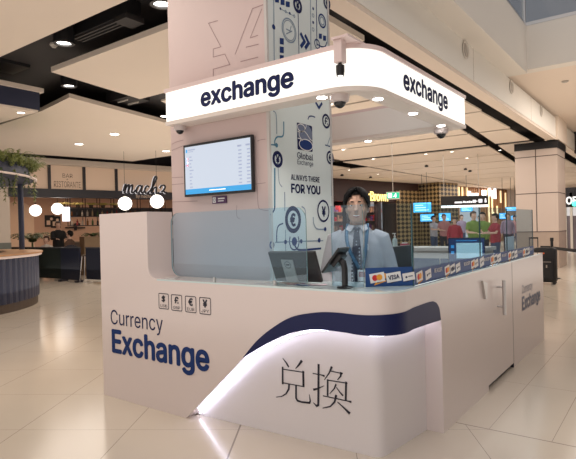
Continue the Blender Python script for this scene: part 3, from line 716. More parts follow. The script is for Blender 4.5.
for c in (x1-.125, x1-.045): mb = MB(); f_rect(mb, FT, c,z1-.055,c+.04,z1-.042, .0012); build(mb, 'column_heading', M['scrd'], sc_)
for i in range(10):
    z = z1-.082-i*.0262
    mb = MB(); f_rect(mb, FT, x0+.050,z-.004,x0+.050+rr.uniform(.018,.05),z+.004, .0012); build(mb, 'currency_name', M['scrd'], sc_)
    for c in (x1-.125, x1-.045): mb = MB(); w = rr.uniform(.024,.036); f_rect(mb, FT, c+.04-w,z-.003,c+.04,z+.006, .0012); build(mb, 'rate_figure', M['scrd'], sc_)
mb = MB(); f_rect(mb, FT, (x0+x1)/2-.08,z0+.017,(x0+x1)/2+.09,z0+.024, .0016); build(mb, 'footer_text', M['scrw'], sc_)
t = thing('plaque', 'small purple plaque with white pictogram under the wall monitor', 'sign', (-2.778,2.895,1.592))
mb = MB(); mb.box((-2.852,2.892,1.590), (-2.702,2.8995,1.646)); build(mb, 'plate', mat('purple_plate', (.09,.03,.10), .4), t)
FP = Fr((0,2.892,0), (1,0,0), ZV)
mb = MB(); f_rect(mb, FP, -2.845,1.597,-2.812,1.639, .001); f_rect(mb, FP, -2.79,1.622,-2.72,1.632, .001); f_rect(mb, FP, -2.79,1.605,-2.73,1.612, .001)
mb.cur = 1; f_ring(mb, FP, (-2.828,1.618), .012, .004, .0016); build(mb, 'pictogram', [M['card'],M['ink']], t)

# ================================================================== lit overhead sign
YS, XS, XSL, YSE, ZA, ZB = 2.75, -1.44, -3.19, 4.575, 2.244, 2.472
RS = .26; IW = .146
sg = thing('overhead_sign', 'illuminated white overhead sign with rounded corner reading exchange twice', 'sign', ((XSL+XS)/2,(YS+YSE)/2,2.215))
M['lit'] = mat('sign_face_lit', (.45,.44,.42), .4, emit=.98, ecol=(1,.975,.90)); M['frame'] = mat('sign_frame', (.72,.58,.56), .35)
M['under'] = mat('sign_underside', (.74,.66,.60), .4)
def ring_outline(e, inner):
    x0, x1, y0, y1 = XSL-e, XS+e, YS-e, YSE+e; r = RS+e
    out = [(x0,y0)] + [(x1-r+r*math.sin(a), y0+r-r*math.cos(a)) for a in [PI/2*i/12 for i in range(13)]] + [(x1,y1),(x0,y1)]
    inn = [(x0+IW+e-inner, YS+IW-inner)] + [(XS-IW+inner, YS+IW-inner)]*13 + [(XS-IW+inner, YSE-IW+inner),(x0+IW+e-inner, YSE-IW+inner)]
    return out, inn
def ring_slab(mb, e, z0, z1, inner=0):
    o, i_ = ring_outline(e, inner); n = len(o)
    vs = [(x,y,z0) for x, y in o]+[(x,y,z1) for x, y in o]+[(x,y,z0) for x, y in i_]+[(x,y,z1) for x, y in i_]
    fs = []
    for k in range(n):
        j = (k+1) % n; fs += [(k,j,n+j,n+k),(2*n+k,3*n+k,3*n+j,2*n+j),(k,2*n+k,2*n+j,j),(n+k,n+j,3*n+j,3*n+k)]
    mb.add(vs, fs)
mb = MB(); ring_slab(mb, .006, 2.215, ZA, .004); build(mb, 'lower_frame', M['under'], sg, True, 30)
mb = MB(); ring_slab(mb, .010, ZB, 2.50, .006); build(mb, 'upper_frame', M['frame'], sg, True, 30)
o_, i_ = ring_outline(0, 0)
lit = [(XSL, YS+IW*.5)] + o_[:-2] + [(XS, YSE)]
mb = MB(); n = len(lit); mb.add([(x,y,ZA) for x, y in lit]+[(x,y,ZB) for x, y in lit], [(i,i+1,n+i+1,n+i) for i in range(n-1)])
tag(build(mb, 'light_box', M['lit'], sg, True, 40), 'glowing white face')
mb = MB(); mb.box((XSL+.004,YS+.004,ZA), (XS-RS,YS+IW,ZB)); mb.box((XS-IW,YS+RS,ZA), (XS-.004,YSE,ZB)); mb.box((XSL+.01,YSE-IW,ZA), (XS-IW,YSE,ZB)); build(mb, 'box_body', M['white'], sg)
FSg = Fr((0,YS,0), (1,0,0), ZV); FSr = Fr((XS,0,0), (0,1,0), ZV)
mb = MB(); f_text(mb, FSg, 'exchange', -2.803,2.262,-1.951,2.436, .003, .034); build(mb, 'lettering', M['ink'], sg)
mb = MB(); f_text(mb, FSr, 'exchange', 3.285,2.266,4.145,2.440, .003, .034); build(mb, 'lettering', M['ink'], sg)
M['lampw'] = mat('sign_spot_glow', (1,.98,.95), .5, emit=14)
for px, py, z in ((322,98,0),(378,99.5,0),(413,114,0),(441,126,0),(368,141.5,0)):
    p = at(px, py, 2, 2.213); mb = MB(); mb.lathe((p.x,p.y,2.2148), [(.004,-.001),(.03,-.003),(.034,0)], 20); build(mb, 'downlight', M['lampw'], sg)
    l = bpy.data.lights.new('sign_spot', 'SPOT'); l.energy = 11; l.color = (1,.95,.9); l.spot_size = 2.3; l.spot_blend = .6; l.shadow_soft_size = .03; lo_ = bpy.data.objects.new('sign_spot', l); lo_.location = (p.x,p.y,2.20); COL.objects.link(lo_)
# cameras and the spot
M['domew'] = mat('dome_housing', (.60,.52,.50), .35); M['domeb'] = mat('dome_glass', (.01,.01,.012), .08)
def dome(px, py, lab, z=2.2145, k=1.0, pos=None):
    p = pos or at(px, py, 2, z); t = thing('dome_camera', lab, 'security camera', (p.x,p.y,z), 'dome cameras under the overhead sign')
    mb = MB(); mb.lathe((p.x,p.y,z), [(.060*k,0),(.060*k,-.022*k),(.054*k,-.040*k),(.042*k,-.046*k)], 24); build(mb, 'housing', M['domew'], t, True, 40)
    mb = MB(); mb.lathe((p.x,p.y,z-.044*k), [(.038*k,0),(.036*k,-.014*k),(.026*k,-.028*k),(.012*k,-.036*k),(.001,-.038*k)], 20); build(mb, 'lens_dome', M['domeb'], t, True, 60)
dome(0,0,'white dome camera under the left end of the lit sign', pos=Vector((-3.12,2.825,0)), k=.8)
dome(0,0,'white dome camera under the sign, right of the column beside the hanging spotlight', pos=Vector((-1.665,2.835,0)))
dome(0,0,'white dome camera under the right-hand rear end of the lit sign', pos=Vector((-1.60,4.43,0)), k=1.05)
sp = thing('spotlight', 'black bullet spotlight on a pale bracket hooked over the sign front', 'spotlight', (-1.58,2.72,2.29))
mb = MB(); mb.box((-1.615,2.66,2.5005), (-1.50,2.88,2.513)); mb.box((-1.610,2.680,2.495), (-1.550,2.705,2.515)); build(mb, 'bracket', M['frame'], sp)
mb = MB(); mb.box((-1.608,2.675,2.365), (-1.552,2.735,2.50)); bevel(build(mb, 'driver_box', M['frame'], sp), .006)
mb = MB(); mb.lathe((-1.578,2.700,2.368), [(.010,0),(.012,-.012),(.026,-.018),(.026,-.052),(.022,-.080),(.018,-.080),(.016,-.07)], 20); build(mb, 'head', M['black'], sp, True, 40)
mb = MB(); mb.lathe((-1.578,2.700,2.2895), [(.002,0),(.0165,0),(.0165,.004)], 16); build(mb, 'lamp', mat('soft_lamp', (1,.95,.9), .4, emit=2), sp)

# ================================================================== things on and in the kiosk
M['mback'] = mat('monitor_back', (.030,.022,.020), .35); M['silver'] = mat('silver_plastic', (.42,.37,.33), .35, .3)
mo = thing('monitor', 'dark counter monitor seen from behind, left of the man, with grey stand', 'monitor', (-2.03,2.86,ZC))
bl, br_ = Vector((-2.225,2.86,1.024)), Vector((-1.845,2.86,1.03)); lean = Vector((0,-.085,.205))
mb = MB(); th = Vector((0,.022,.009)); A = [bl, br_, br_+lean, bl+lean]; mb.prism(A, [p+th for p in A]); bevel(build(mb, 'display', M['mback'], mo), .006)
c = (bl+br_)/2; U_ = Vector((1,0,0)); Vn = lean.normalized(); Nn = U_.cross(Vn)
FM = Fr(bl, U_, Vn)
mb = MB(); mb.obox(FM.p(.150,.085,.004), U_, Vn, Nn, .048, .086, .004); mb.box((-2.15,2.80,ZC), (-2.0,2.93,ZC+.006)); build(mb, 'stand', M['silver'], mo)
mb = MB(); f_ring(mb, FM, (.150,.135), .026, .004, .0092); f_rect(mb, FM, .136,.130,.164,.140, .0092); build(mb, 'badge', M['mback'], mo)
tb = thing('tablet_terminal', 'black tablet tilted on a round pole stand at the counter front', 'tablet stand', (-1.606,2.745,ZC))
mb = MB(); mb.lathe((-1.606,2.745,ZC), [(.050,0),(.050,.006),(.044,.010),(.02,.012)], 28); build(mb, 'base', M['black'], tb, True, 40)
mb = MB(); mb.tube([(-1.606,2.745,ZC+.01),(-1.606,2.745,ZC+.12),(-1.614,2.745,ZC+.155),(-1.64,2.745,ZC+.175)], [.019,.019,.020,.018], 16); build(mb, 'pole', M['black'], tb, True, 40)
tc, tu = Vector((-1.668,2.745,1.190)), Vector((.64,0,.77)); tn = Vector((-.77,0,.64))
mb = MB(); mb.obox(tc, tu, (0,1,0), tn, .098, .066, .007); td = bevel(build(mb, 'tablet', M['black'], tb), .004)
mb = MB(); mb.obox(tc+tn*.0075, tu, (0,1,0), tn, .088, .058, .0006); build(mb, 'screen', mat('dark_screen', (.02,.025,.03), .1), tb)
mb = MB(); mb.obox(tc-tn*.020+tu*.015, tu, (0,1,0), tn, .045, .040, .014); bevel(build(mb, 'mount', M['black'], tb), .006)
bp = Vector((-1.93,2.80,ZC))
for i, (dx, dy, a, cl, lab) in enumerate(((-.09,.01,.25,(.25,.05,.07),'reddish leaflet lying on the counter, leftmost before the dark monitor'),(.0,-.02,-.1,(.03,.08,.22),'navy leaflet lying on the counter in the middle of three'),(.085,.012,.3,(.6,.45,.5),'pale pink leaflet lying on the counter nearest the tablet stand'))):
    mb = MB(); mb.obox(bp+Vector((dx,dy,.0012+i*.0012)), (math.cos(a),math.sin(a),0), (-math.sin(a),math.cos(a),0), ZV, .055, .038, .0006)
    mb.cur = 1; mb.obox(bp+Vector((dx,dy,.0019+i*.0012)), (math.cos(a),math.sin(a),0), (-math.sin(a),math.cos(a),0), ZV, .04, .012, .0003)
    solo(mb, 'leaflet', [mat('leaflet_print', cl, .4), M['card']], lab, 'leaflet', 'leaflets fanned on the exchange counter')
# inner desk with the two screens and the white rear counter
dk = thing('inner_desk', 'dark inner desk along the right side of the kiosk behind the glass', 'desk', (-1.85,4.8,0))
mb = MB(); mb.box((-2.15,3.60,.72), (-1.63,6.1,.76)); build(mb, 'desktop', mat('desk_slate', (.05,.06,.09), .35), dk)
for y in (3.64,4.85,6.06):
    mb = MB(); mb.box((-2.12,y-.02,0), (-1.66,y+.02,.72)); build(mb, 'leg_panel', M['navyc'], dk)
m2 = thing('monitor', 'dark monitor back behind the near right glass screen', 'monitor', (-1.80,3.75,.76))
mb = MB(); mb.rbox((-1.80,3.46,.94), (-1.775,4.20,1.222), .03, 3, 0); build(mb, 'display', M['black'], m2, True, 30)
mb = MB(); mb.box((-1.83,3.79,.765), (-1.80,3.87,1.05)); mb.box((-1.93,3.72,.76), (-1.74,3.94,.77)); build(mb, 'stand', M['black'], m2)
m3 = thing('monitor', 'blue framed monitor with pale window on its screen behind the right glass', 'monitor', (-1.92,4.95,.76))
c = deep(466.5,250,5.3); nrm = (CAM-c); nrm.z = 0; nrm.normalize(); U3 = Vector((-nrm.y,nrm.x,0)); F3 = Fr(c, U3, ZV)
mb = MB(); mb.obox(F3.p(0,0,-.012), U3, ZV, nrm, .178,.125,.012); build(mb, 'display', M['black'], m3)
mb = MB(); f_rect(mb, F3, -.170,-.117,.170,.117, .0006); s3 = build(mb, 'screen', mat('screen_deep_blue', (.01,.03,.12), .3, emit=.10, ecol=(.05,.16,.5)), m3)
mb = MB(); f_rect(mb, F3, -.098,-.085,.150,.072, .0012); build(mb, 'window_pane', mat('screen_pale', (.45,.65,.72), .4, emit=.42, ecol=(.45,.68,.75)), s3)
mb = MB(); f_rect(mb, F3, -.1,.092,.1,.098, .0012); f_rect(mb, F3, -.15,.02,-.12,.05, .0012); f_rect(mb, F3, -.15,-.04,-.12,-.01, .0012); build(mb, 'icons', M['scrb'], s3)
mb = MB(); q = F3.p(0,0,-.05); mb.box((q.x-.02,q.y-.02,.765), (q.x+.02,q.y+.02,c.z)); mb.box((q.x-.1,q.y-.08,.76), (q.x+.1,q.y+.08,.77)); build(mb, 'stand', M['black'], m3)
rc = thing('rear_counter', 'white rear counter with blue doors at the back of the kiosk', 'counter', (-2.8,6.4,0))
mb = MB(); mb.box((-3.80,6.15,1.06), (-1.75,6.66,1.10)); build(mb, 'worktop', M['white'], rc)
mb = MB(); mb.box((-3.78,6.20,0), (-1.78,6.64,1.06)); build(mb, 'carcass', M['white'], rc)
for i in range(4):
    x = -3.77+i*.497; mb = MB(); mb.box((x,6.185,.08), (x+.48,6.20,.97)); build(mb, 'door', mat('door_blue', (.03,.07,.2), .4) if i == 0 else bpy.data.materials['door_blue'], rc)
bo = at(395,248,1,6.3)
t = thing('sanitiser_bottle', 'clear pump sanitiser bottle on the white rear counter right of the man', 'bottle', (bo.x,6.3,1.10))
mb = MB(); mb.lathe((bo.x,6.3,1.10), [(.030,0),(.033,.01),(.033,.09),(.026,.11),(.012,.12),(.012,.13)], 16); build(mb, 'bottle', mat('clear_gel', (.55,.68,.68), .15), t, True, 50)
mb = MB(); mb.lathe((bo.x,6.3,1.23), [(.014,0),(.014,.02),(.006,.022),(.006,.045)], 12); mb.box((bo.x-.03,6.292,1.272), (bo.x+.012,6.308,1.284)); build(mb, 'pump', M['white'], t)
q = at(404.5,251,1,6.25)
mb = MB(); mb.rbox((q.x-.05,6.22,1.10), (q.x+.05,6.30,1.15), .012); mb.cur = 1; mb.rbox((q.x-.03,6.228,1.15), (q.x+.03,6.292,1.165), .012)
solo(mb, 'box', [mat('pink_box', (.45,.08,.12), .5), M['card']], 'small pink and white box on the rear counter beside the sanitiser bottle', 'box')
# ================================================================== PEOPLE
M['skin'] = mat('skin', (.52,.30,.21), .5, bump=.02, nscale=60); M['skin2'] = mat('skin_pale', (.60,.38,.29), .5)
M['hair'] = mat('black_hair', (.010,.008,.008), .75, spec=.2, bump=.3, nscale=90); M['hairb'] = mat('brown_hair', (.06,.03,.02), .5)
M['eye'] = mat('eye_white', (.75,.72,.70), .2); M['iris'] = mat('eye_dark', (.02,.012,.01), .15); M['lip'] = mat('lips', (.42,.16,.14), .45); M['teeth'] = mat('teeth', (.8,.76,.7), .3)
def cloth(n, c): return mat(n, c, .85, noise=.08, nscale=25, bump=.15)
M['dkcloth'] = cloth('dark_trousers', (.02,.02,.03)); M['shoe'] = mat('black_shoe', (.012,.011,.011), .35)

def remesh(o, v, it=2):
    r_ = o.modifiers.new('remesh', 'REMESH'); r_.mode = 'VOXEL'; r_.voxel_size = v; r_.use_smooth_shade = True
    s_ = o.modifiers.new('smooth', 'SMOOTH'); s_.iterations = it; s_.factor = .5
    return o
def hand(mb, w, d, side, k=1):       # w wrist, d direction of the hand, side +1/-1: thumb to the front
    d = Vector(d).normalized(); f = Vector((0,-1,0)); f = (f - d*f.dot(d)).normalized(); t = d.cross(f)*side
    mb.tube([w-d*.01, w+d*.03, w+d*.06, w+d*.085], [(.027,.018),(.036,.016),(.041,.015),(.038,.012)], 12, f)
    for i, (o_, l) in enumerate(((.029,.068),(.010,.078),(-.010,.072),(-.028,.056))):
        b = w+d*.075+f*o_; mb.tube([b, b+d*l*.45+t*-.004, b+d*l*.75+t*-.014, b+d*l+t*-.028], [.0095,.009,.0085,.0065], 8)
    b = w+d*.025+f*.030; mb.tube([b, b+d*.022+f*.022, b+d*.046+f*.030-t*.008, b+d*.064+f*.030-t*.014], [.013,.012,.011,.008], 8)
def person(label, pos, rz, h, shirt, trouser, hairm, skin='skin', pose='stand', arms='down', sleeve='long', group=None, detail=False, lift=0):
    k = h/1.70; name = 'person'
    T = Matrix.Translation(Vector(pos)) @ Matrix.Rotation(rz, 4, 'Z') @ Matrix.Scale(k, 4)
    root = thing(name, label, 'person', pos, group)
    dz = -.42+lift if pose == 'sit' else 0
    vx = .007 if detail else .013
    V3 = lambda x, y, z: Vector((x,y,z+dz))
    hs = 1.08 if detail else 1.0
    HS = Matrix.Translation((0,-.004*(hs>1),1.70+dz)) @ Matrix.Scale(hs, 4) @ Matrix.Translation((0,0,-1.70-dz)); TH_ = T @ HS
    def A(s):
        sh = V3(s*.170,.005,1.345)
        if arms == 'down': el, wr = V3(s*.245,.03,1.10), V3(s*.25,-.035,.865)
        elif arms == 'desk': el, wr = V3(s*.240,.03,1.07), V3(s*.20,-.15,.90)
        elif arms == 'reach': el, wr = V3(s*.22,-.10,1.15), V3(s*.14,-.34,1.14)
        else: el, wr = V3(s*.23,-.02,1.10), V3(s*.13,-.24,1.08)
        return sh, el, wr
    def legs(s):
        if pose == 'sit': return [V3(s*.09,.0,.87), V3(s*.11,-.40,.90), Vector((s*.11,-.42,.09+lift)), Vector((s*.11,-.42,.06+lift))]
        return [V3(s*.088,0,.86), V3(s*.10,-.015,.48), Vector((s*.105,.01,.09)), Vector((s*.105,.01,.06))]
    # body: one continuous surface
    mb = MB()
    mb.rings([(0,0,.82+dz,.13,.09),(0,0,.92+dz,.152,.105),(0,0,1.05+dz,.13,.093),(0,0,1.22+dz,.152,.108),(0,0,1.34+dz,.155,.095),(0,0,1.405+dz,.105,.07),(0,.0,1.44+dz,.058,.06),(0,-.004,1.50+dz,.054,.058),(0,-.004,1.53+dz,.05,.055)])
    hd = MB()
    hd.rings([(0,-.055,1.474+dz,.022,.026),(0,-.040,1.486+dz,.043,.050),(0,-.024,1.508+dz,.057,.068),(0,-.014,1.54+dz,.066,.080),(0,-.006,1.58+dz,.073,.089),(0,.0,1.62+dz,.075,.093),(0,.004,1.65+dz,.070,.089),(0,.006,1.678+dz,.056,.070),(0,.006,1.695+dz,.028,.036)])
    hd.tube([V3(0,-.088,1.600), V3(0,-.099,1.575), V3(0,-.110,1.556), V3(0,-.096,1.546)], [(.008,.008),(.010,.011),(.015,.014),(.012,.008)], 10)
    for s in (-1, 1):
        hd.sphere(V3(s*.074,.008,1.572), .03, 12, 8, (.28,.55,1.0)); hd.sphere(V3(s*.044,-.066,1.560), .022, 10, 6); hd.sphere(V3(s*.03,-.082,1.612), .02, 10, 6, (1.2,.6,.5))
    hd.xf(HS); mb.add(hd.v, hd.f)
    for s in (-1, 1):
        sh, el, wr = A(s); mb.tube([sh, (sh+el)/2, el, (el+wr)/2, wr], [.048,.044,.036,.034,.025], 12); hand(mb, wr, wr-el if arms != 'down' else (0,-.06,-1), s)
        L_ = legs(s); mb.tube([L_[0], (L_[0]+L_[1])/2, L_[1], (L_[1]+L_[2])/2, L_[2], L_[3]], [.085,.072,.052,.052,.036,.035], 14)
        a = L_[3]; mb.tube([a+Vector((0,.05,-.025)), a+Vector((0,-.02,-.02)), a+Vector((0,-.09,-.033)), a+Vector((0,-.16,-.042))], [.03,.036,.03,.02], 10)
    remesh(build(mb.xf(T), 'body', M[skin], root, True), vx*k)
    # shirt
    mb = MB()
    mb.rings([(0,0,.84+dz,.172,.125),(0,0,.92+dz,.178,.130),(0,0,1.02+dz,.176,.128),(0,0,1.12+dz,.172,.126),(0,0,1.24+dz,.174,.128),(0,0,1.32+dz,.168,.114),(0,0,1.372+dz,.138,.094),(0,.002,1.415+dz,.092,.076),(0,.002,1.442+dz,.066,.066)], 28)
    for s in (-1, 1):
        sh, el, wr = A(s); end = wr if sleeve == 'long' else sh.lerp(el, .72); pts = [sh+Vector((-s*.06,0,.022)), sh, sh.lerp(el,.5), el, el.lerp(wr,.5), wr] if sleeve == 'long' else [sh+Vector((-s*.06,0,.022)), sh, sh.lerp(el,.4), end]
        mb.tube(pts, [.050,.060,.060,.056,.048,.038] if sleeve == 'long' else [.058,.064,.062,.064], 14)
    remesh(build(mb.xf(T), 'shirt', shirt, root, True), vx*k*1.15, 3)
    mb = MB(); mb.rings([(0,0,.80+dz,.155,.115),(0,0,.87+dz,.166,.120),(0,0,.95+dz,.158,.115)], 20)
    for s in (-1, 1):
        L_ = legs(s); mb.tube([L_[0], (L_[0]+L_[1])/2, L_[1], (L_[1]+L_[2])/2, L_[2]], [.098,.085,.068,.064,.058], 14)
    remesh(build(mb.xf(T), 'trousers', trouser, root, True), vx*k*1.3)
    for s in (-1, 1):
        a = legs(s)[3]; mb = MB(); mb.rings([(a.x,a.y-.05,a.z-.06,.046,.128),(a.x,a.y-.05,a.z-.035,.048,.132),(a.x,a.y-.03,a.z-.005,.042,.10),(a.x,a.y+.01,a.z+.03,.040,.05)], 16); build(mb.xf(T), 'shoe', M['shoe'], root, True)
    # hair
    mb = MB(); tmp = MB().sphere(V3(0,.008,1.612), 1, 28, 18, (.082,.104,.103))
    ctr = V3(0,.008,1.612); keep = []
    for f_ in tmp.f:
        c = sum((tmp.v[i] for i in f_), Vector())/len(f_) - ctr
        hair_line = .036 + .022*max(0, 1-abs(c.x)/.05) if detail else .03
        if (c.y < -.012 and c.z < hair_line) or c.z < -.085+(.05 if c.y < .03 else 0): continue
        keep.append(f_)
    mb.add(tmp.v, keep)
    hm = build(mb.xf(TH_), 'hair', hairm, root, True); so = hm.modifiers.new('thick', 'SOLIDIFY'); so.thickness = .016*k; so.offset = 0
    if detail:
        mb = MB()
        for s in (-1, 1):
            for i in range(5):
                a = i*.012; mb.tube([V3(s*.006,-.080+a,1.705-a*.2), V3(s*(.034),-.102+a,1.690), V3(s*.062,-.092+a,1.655), V3(s*.077,-.062+a*1.2,1.612), V3(s*.080,-.040+a*1.2,1.585)], [.010,.015,.017,.013,.004], 8)
        build(mb.xf(TH_), 'fringe', hairm, hm, True)
    for s in (-1, 1):
        mb = MB(); mb.sphere(V3(s*.029,-.0795,1.590), .0125, 12, 8, (1.15,.75,.42)); e = build(mb.xf(TH_), 'eye', M['eye'], root, True)
        if detail:
            mb = MB(); mb.sphere(V3(s*.029,-.0868,1.590), .0052, 10, 6, (1,.6,.9)); build(mb.xf(TH_), 'iris', M['iris'], e, True)
            mb = MB(); mb.tube([V3(s*.013,-.0925,1.613), V3(s*.028,-.0935,1.6150), V3(s*.046,-.080,1.610)], [.003,.0042,.002], 8); build(mb.xf(TH_), 'eyebrow', hairm, root, True)
    mb = MB()
    if detail:
        mb.tube([V3(-.027,-.081,1.522), V3(-.014,-.090,1.5165), V3(0,-.0935,1.515), V3(.014,-.090,1.5165), V3(.027,-.081,1.522)], [.002,.0045,.0052,.0045,.002], 8); mo_ = build(mb.xf(TH_), 'mouth', M['lip'], root, True)
        mb = MB(); mb.tube([V3(-.019,-.0885,1.5235), V3(0,-.0962,1.520), V3(.019,-.0885,1.5235)], [.0022,.0038,.0022], 8); build(mb.xf(TH_), 'teeth', M['teeth'], mo_, True)
    else:
        mb.tube([V3(-.02,-.086,1.518), V3(0,-.092,1.516), V3(.02,-.086,1.518)], [.002,.005,.002], 8); build(mb.xf(TH_), 'mouth', M['lip'], root, True)
    return root, T
# the man behind the counter
shirtm = cloth('grey_blue_shirt', (.47,.44,.46))
mp = deep(357.8, 230, 3.72)
man, T = person('man behind the counter in pale grey-blue shirt, dark dotted tie and blue lanyard', (mp.x,mp.y,0), math.radians(24), 1.652, shirtm, M['dkcloth'], M['hair'], detail=True, arms='desk')
tie = bpy.data.materials.new('dotted_tie'); tie.use_nodes = True; N = tie.node_tree; b = N.nodes['Principled BSDF']; tcn = N.nodes.new('ShaderNodeTexCoord'); vo = N.nodes.new('ShaderNodeTexVoronoi'); vo.inputs['Scale'].default_value = 42; vo.inputs['Randomness'].default_value = .15
cr = N.nodes.new('ShaderNodeValToRGB'); cr.color_ramp.interpolation = 'CONSTANT'; cr.color_ramp.elements[0].color = (.35,.36,.42,1); cr.color_ramp.elements[1].position = .22; cr.color_ramp.elements[1].color = (.028,.026,.045,1)
N.links.new(tcn.outputs['Object'], vo.inputs['Vector']); N.links.new(vo.outputs['Distance'], cr.inputs[0]); N.links.new(cr.outputs[0], b.inputs['Base Color']); b.inputs['Roughness'].default_value = .6
fy = lambda z: -interp([(.84,.128),(1.02,.131),(1.12,.130),(1.24,.132),(1.33,.117),(1.385,.097),(1.425,.082),(1.45,.072)], z) - .004
mb = MB(); rows = [(1.418,.020),(1.392,.016),(1.36,.019),(1.28,.026),(1.18,.032),(1.10,.036),(1.04,.038),(1.005,.001)]
A_ = [(-w*1.15,fy(z)-.003,z) for z, w in rows]+[(w*1.15,fy(z)-.003,z) for z, w in rows]; n = len(rows); B_ = [(x,y-.006,z) for x, y, z in A_]
mb.add(A_+B_, [(2*n+i,2*n+i+1,3*n+i+1,3*n+i) for i in range(n-1)]+[(i,2*n+i,2*n+i+1,i+1) for i in range(n-1)]+[(n+i,n+i+1,3*n+i+1,3*n+i) for i in range(n-1)])
build(mb.xf(T), 'tie', tie, man)
mb = MB(); mb.rings([(0,fy(1.418)-.008,1.39,.014,.008),(0,fy(1.418)-.010,1.425,.020,.011)], 12); build(mb.xf(T), 'tie_knot', tie, man, True)
mb = MB()
for s in (-1, 1):
    P_ = [(s*.066,.02,1.452),(s*.062,-.045,1.448),(s*.018,-.086,1.432),(s*.046,-.100,1.392),(s*.078,-.070,1.412)]
    mb.add(P_, [(0,1,4),(1,2,3,4)])
co_ = build(mb.xf(T), 'collar', shirtm, man); so = co_.modifiers.new('thick', 'SOLIDIFY'); so.thickness = .006
lan = mat('lanyard_blue', (.05,.12,.20), .6, noise=.6, nscale=70)
mb = MB()
for s in (-1, 1):
    P_ = [(s*.070,-.01,1.452),(s*.074,-.075,1.405),(s*.068,fy(1.33)-.006,1.33),(s*.05+.01,fy(1.24)-.010,1.24),(s*.012+.03,fy(1.13)-.016,1.135)]
    mb.tube(smooth_path(P_, 5), (.0125,.0022), 8, (1,0,0))
ly = build(mb.xf(T), 'lanyard', lan, man, True)
mb = MB(); mb.box((.005,fy(1.08)-.022,1.045), (.062,fy(1.08)-.018,1.125)); mb.cur = 1; mb.box((.012,fy(1.08)-.0235,1.075), (.055,fy(1.08)-.022,1.112)); build(mb.xf(T), 'badge', [M['card'], mat('badge_print', (.4,.2,.22), .5)], man)
mb = MB(); mb.box((.075,fy(1.25)-.003,1.262), (.083,fy(1.25)+.01,1.305)); build(mb.xf(T), 'pen', M['card'], man)
# ================================================================== THE BAR RESTAURANT ON THE LEFT
M['fasc'] = mat('fascia_backlit', (.62,.47,.36), .5, emit=.10, ecol=(.8,.55,.38)); M['dark'] = mat('dark_fascia', (.014,.014,.022), .4)
M['cornice'] = mat('cornice_paint', (.62,.53,.45), .55); M['wallb'] = mat('bar_wall', (.66,.47,.38), .6, noise=.06, nscale=1.5)
M['glob'] = mat('globe_glow', (1,.95,.88), .4, emit=3.2, ecol=(1,.93,.84)); M['cord'] = mat('cord', (.03,.028,.025), .5)
UR = 14.2
# front: cornice, dark lintel, lit fascia panels, mullions, piers
mb = MB(); facbox(mb, -1.5, UR, -.35, .40, 3.55, 3.715); struct('trim_cornice', mb, M['cornice'])
mb = MB(); facbox(mb, -1.5, UR, -.35, -.2, 3.715, 4.115); struct('trim_cornice_shadow_gap', mb, M['dark'])
mb = MB(); facbox(mb, .95, UR, -.2, .06, 2.52, 2.79); struct('trim_lintel', mb, M['dark'])
mb = MB(); facbox(mb, -2.5, .98, -.5, .02, 0, 3.58); mb.cur = 1; facbox(mb, -2.5, .99, .02, .045, 0, 1.12); struct('wall_pier', mb, [M['cornice'], mat('dado_tile', (.16,.17,.15), .35)])
us = [1.0, 2.15, 3.26, 4.38, 6.9, 9.4, 11.8, UR]
for i, (a, b) in enumerate(zip(us, us[1:])):
    mb = MB(); facbox(mb, a+.035, b-.035, -.12, .0, 2.79, 3.58); struct('trim_fascia', mb, M['fasc'])
    mb = MB(); facbox(mb, b-.04, b+.04, -.15, .07, 2.79, 3.58); struct('trim_mullion', mb, M['dark'])
M['sbr'] = mat('sign_brown', (.16,.10,.075), .5)
t = thing('facade_sign', 'small dark lettering on the second lit fascia panel above the bar', 'sign', tuple(FO+FU*2.7+ZV*3.0))
mb = MB(); 
for s_, a, b in (('BAR',(62.5,177.6),(72.5,174)),('+',(66.2,180.3),(68.2,178.6)),('RISTORANTE',(54,187),(80.5,182))):
    q, w = FAC.px(*a), FAC.px(*b); mb = MB(); f_text(mb, FAC, s_, q[0],q[1],w[0],w[1], .006, .0); build(mb, 'lettering', M['sbr'], t)
# script sign standing off the lintel
FSC = Fr(FO+FN*.22, FU, ZV); t = thing('script_sign', 'dark script lettering with white edges hung across the bar fascia', 'sign', tuple(FO+FU*5.6+FN*.22+ZV*2.6))
def scr(pts): return smooth_path([FSC.px(80+x/6.063, 160+y/6.063) for x, y in pts], 6)
strokes = [[(262,190),(270,158),(276,150),(272,178),(266,203)],[(268,190),(282,160),(294,152),(292,178),(287,200)],[(290,188),(303,160),(316,153),(314,178),(312,196),(322,198),(334,182)],
           [(372,160),(356,156),(342,176),(340,196),(352,200),(366,180),(374,160),(370,188),(376,200),(390,188)],[(416,164),(404,158),(392,176),(392,196),(404,202),(422,188)],
           [(422,190),(446,148),(462,112),(456,100),(446,120),(436,168),(430,204)],[(432,196),(446,172),(460,166),(460,186),(462,202),(474,198)],[(482,172),(492,156),(508,154),(514,166),(504,184),(494,192),(506,190),(516,200),(524,196)]]
mb = MB(); mw = MB(); pk = (FSC.px(130,190)[0]-FSC.px(129,190)[0])
for st in strokes:
    q = scr(st); f_stroke(mb, FSC, q, pk*1.35, .0, .05); f_stroke(mw, FSC, q, pk*1.75, -.05, .045)
build(mb, 'lettering', M['dark'], t); build(mw, 'back_glow', mat('letter_edge_white', (.8,.8,.85), .4, emit=.5), t)
q, w = FSC.px(136,198.5), FSC.px(151,194.8); mb = MB(); f_text(mb, FSC, 'by macha', q[0],q[1],w[0],w[1], .01, .0)
build(mb, 'small_lettering', M['fasc'], t)
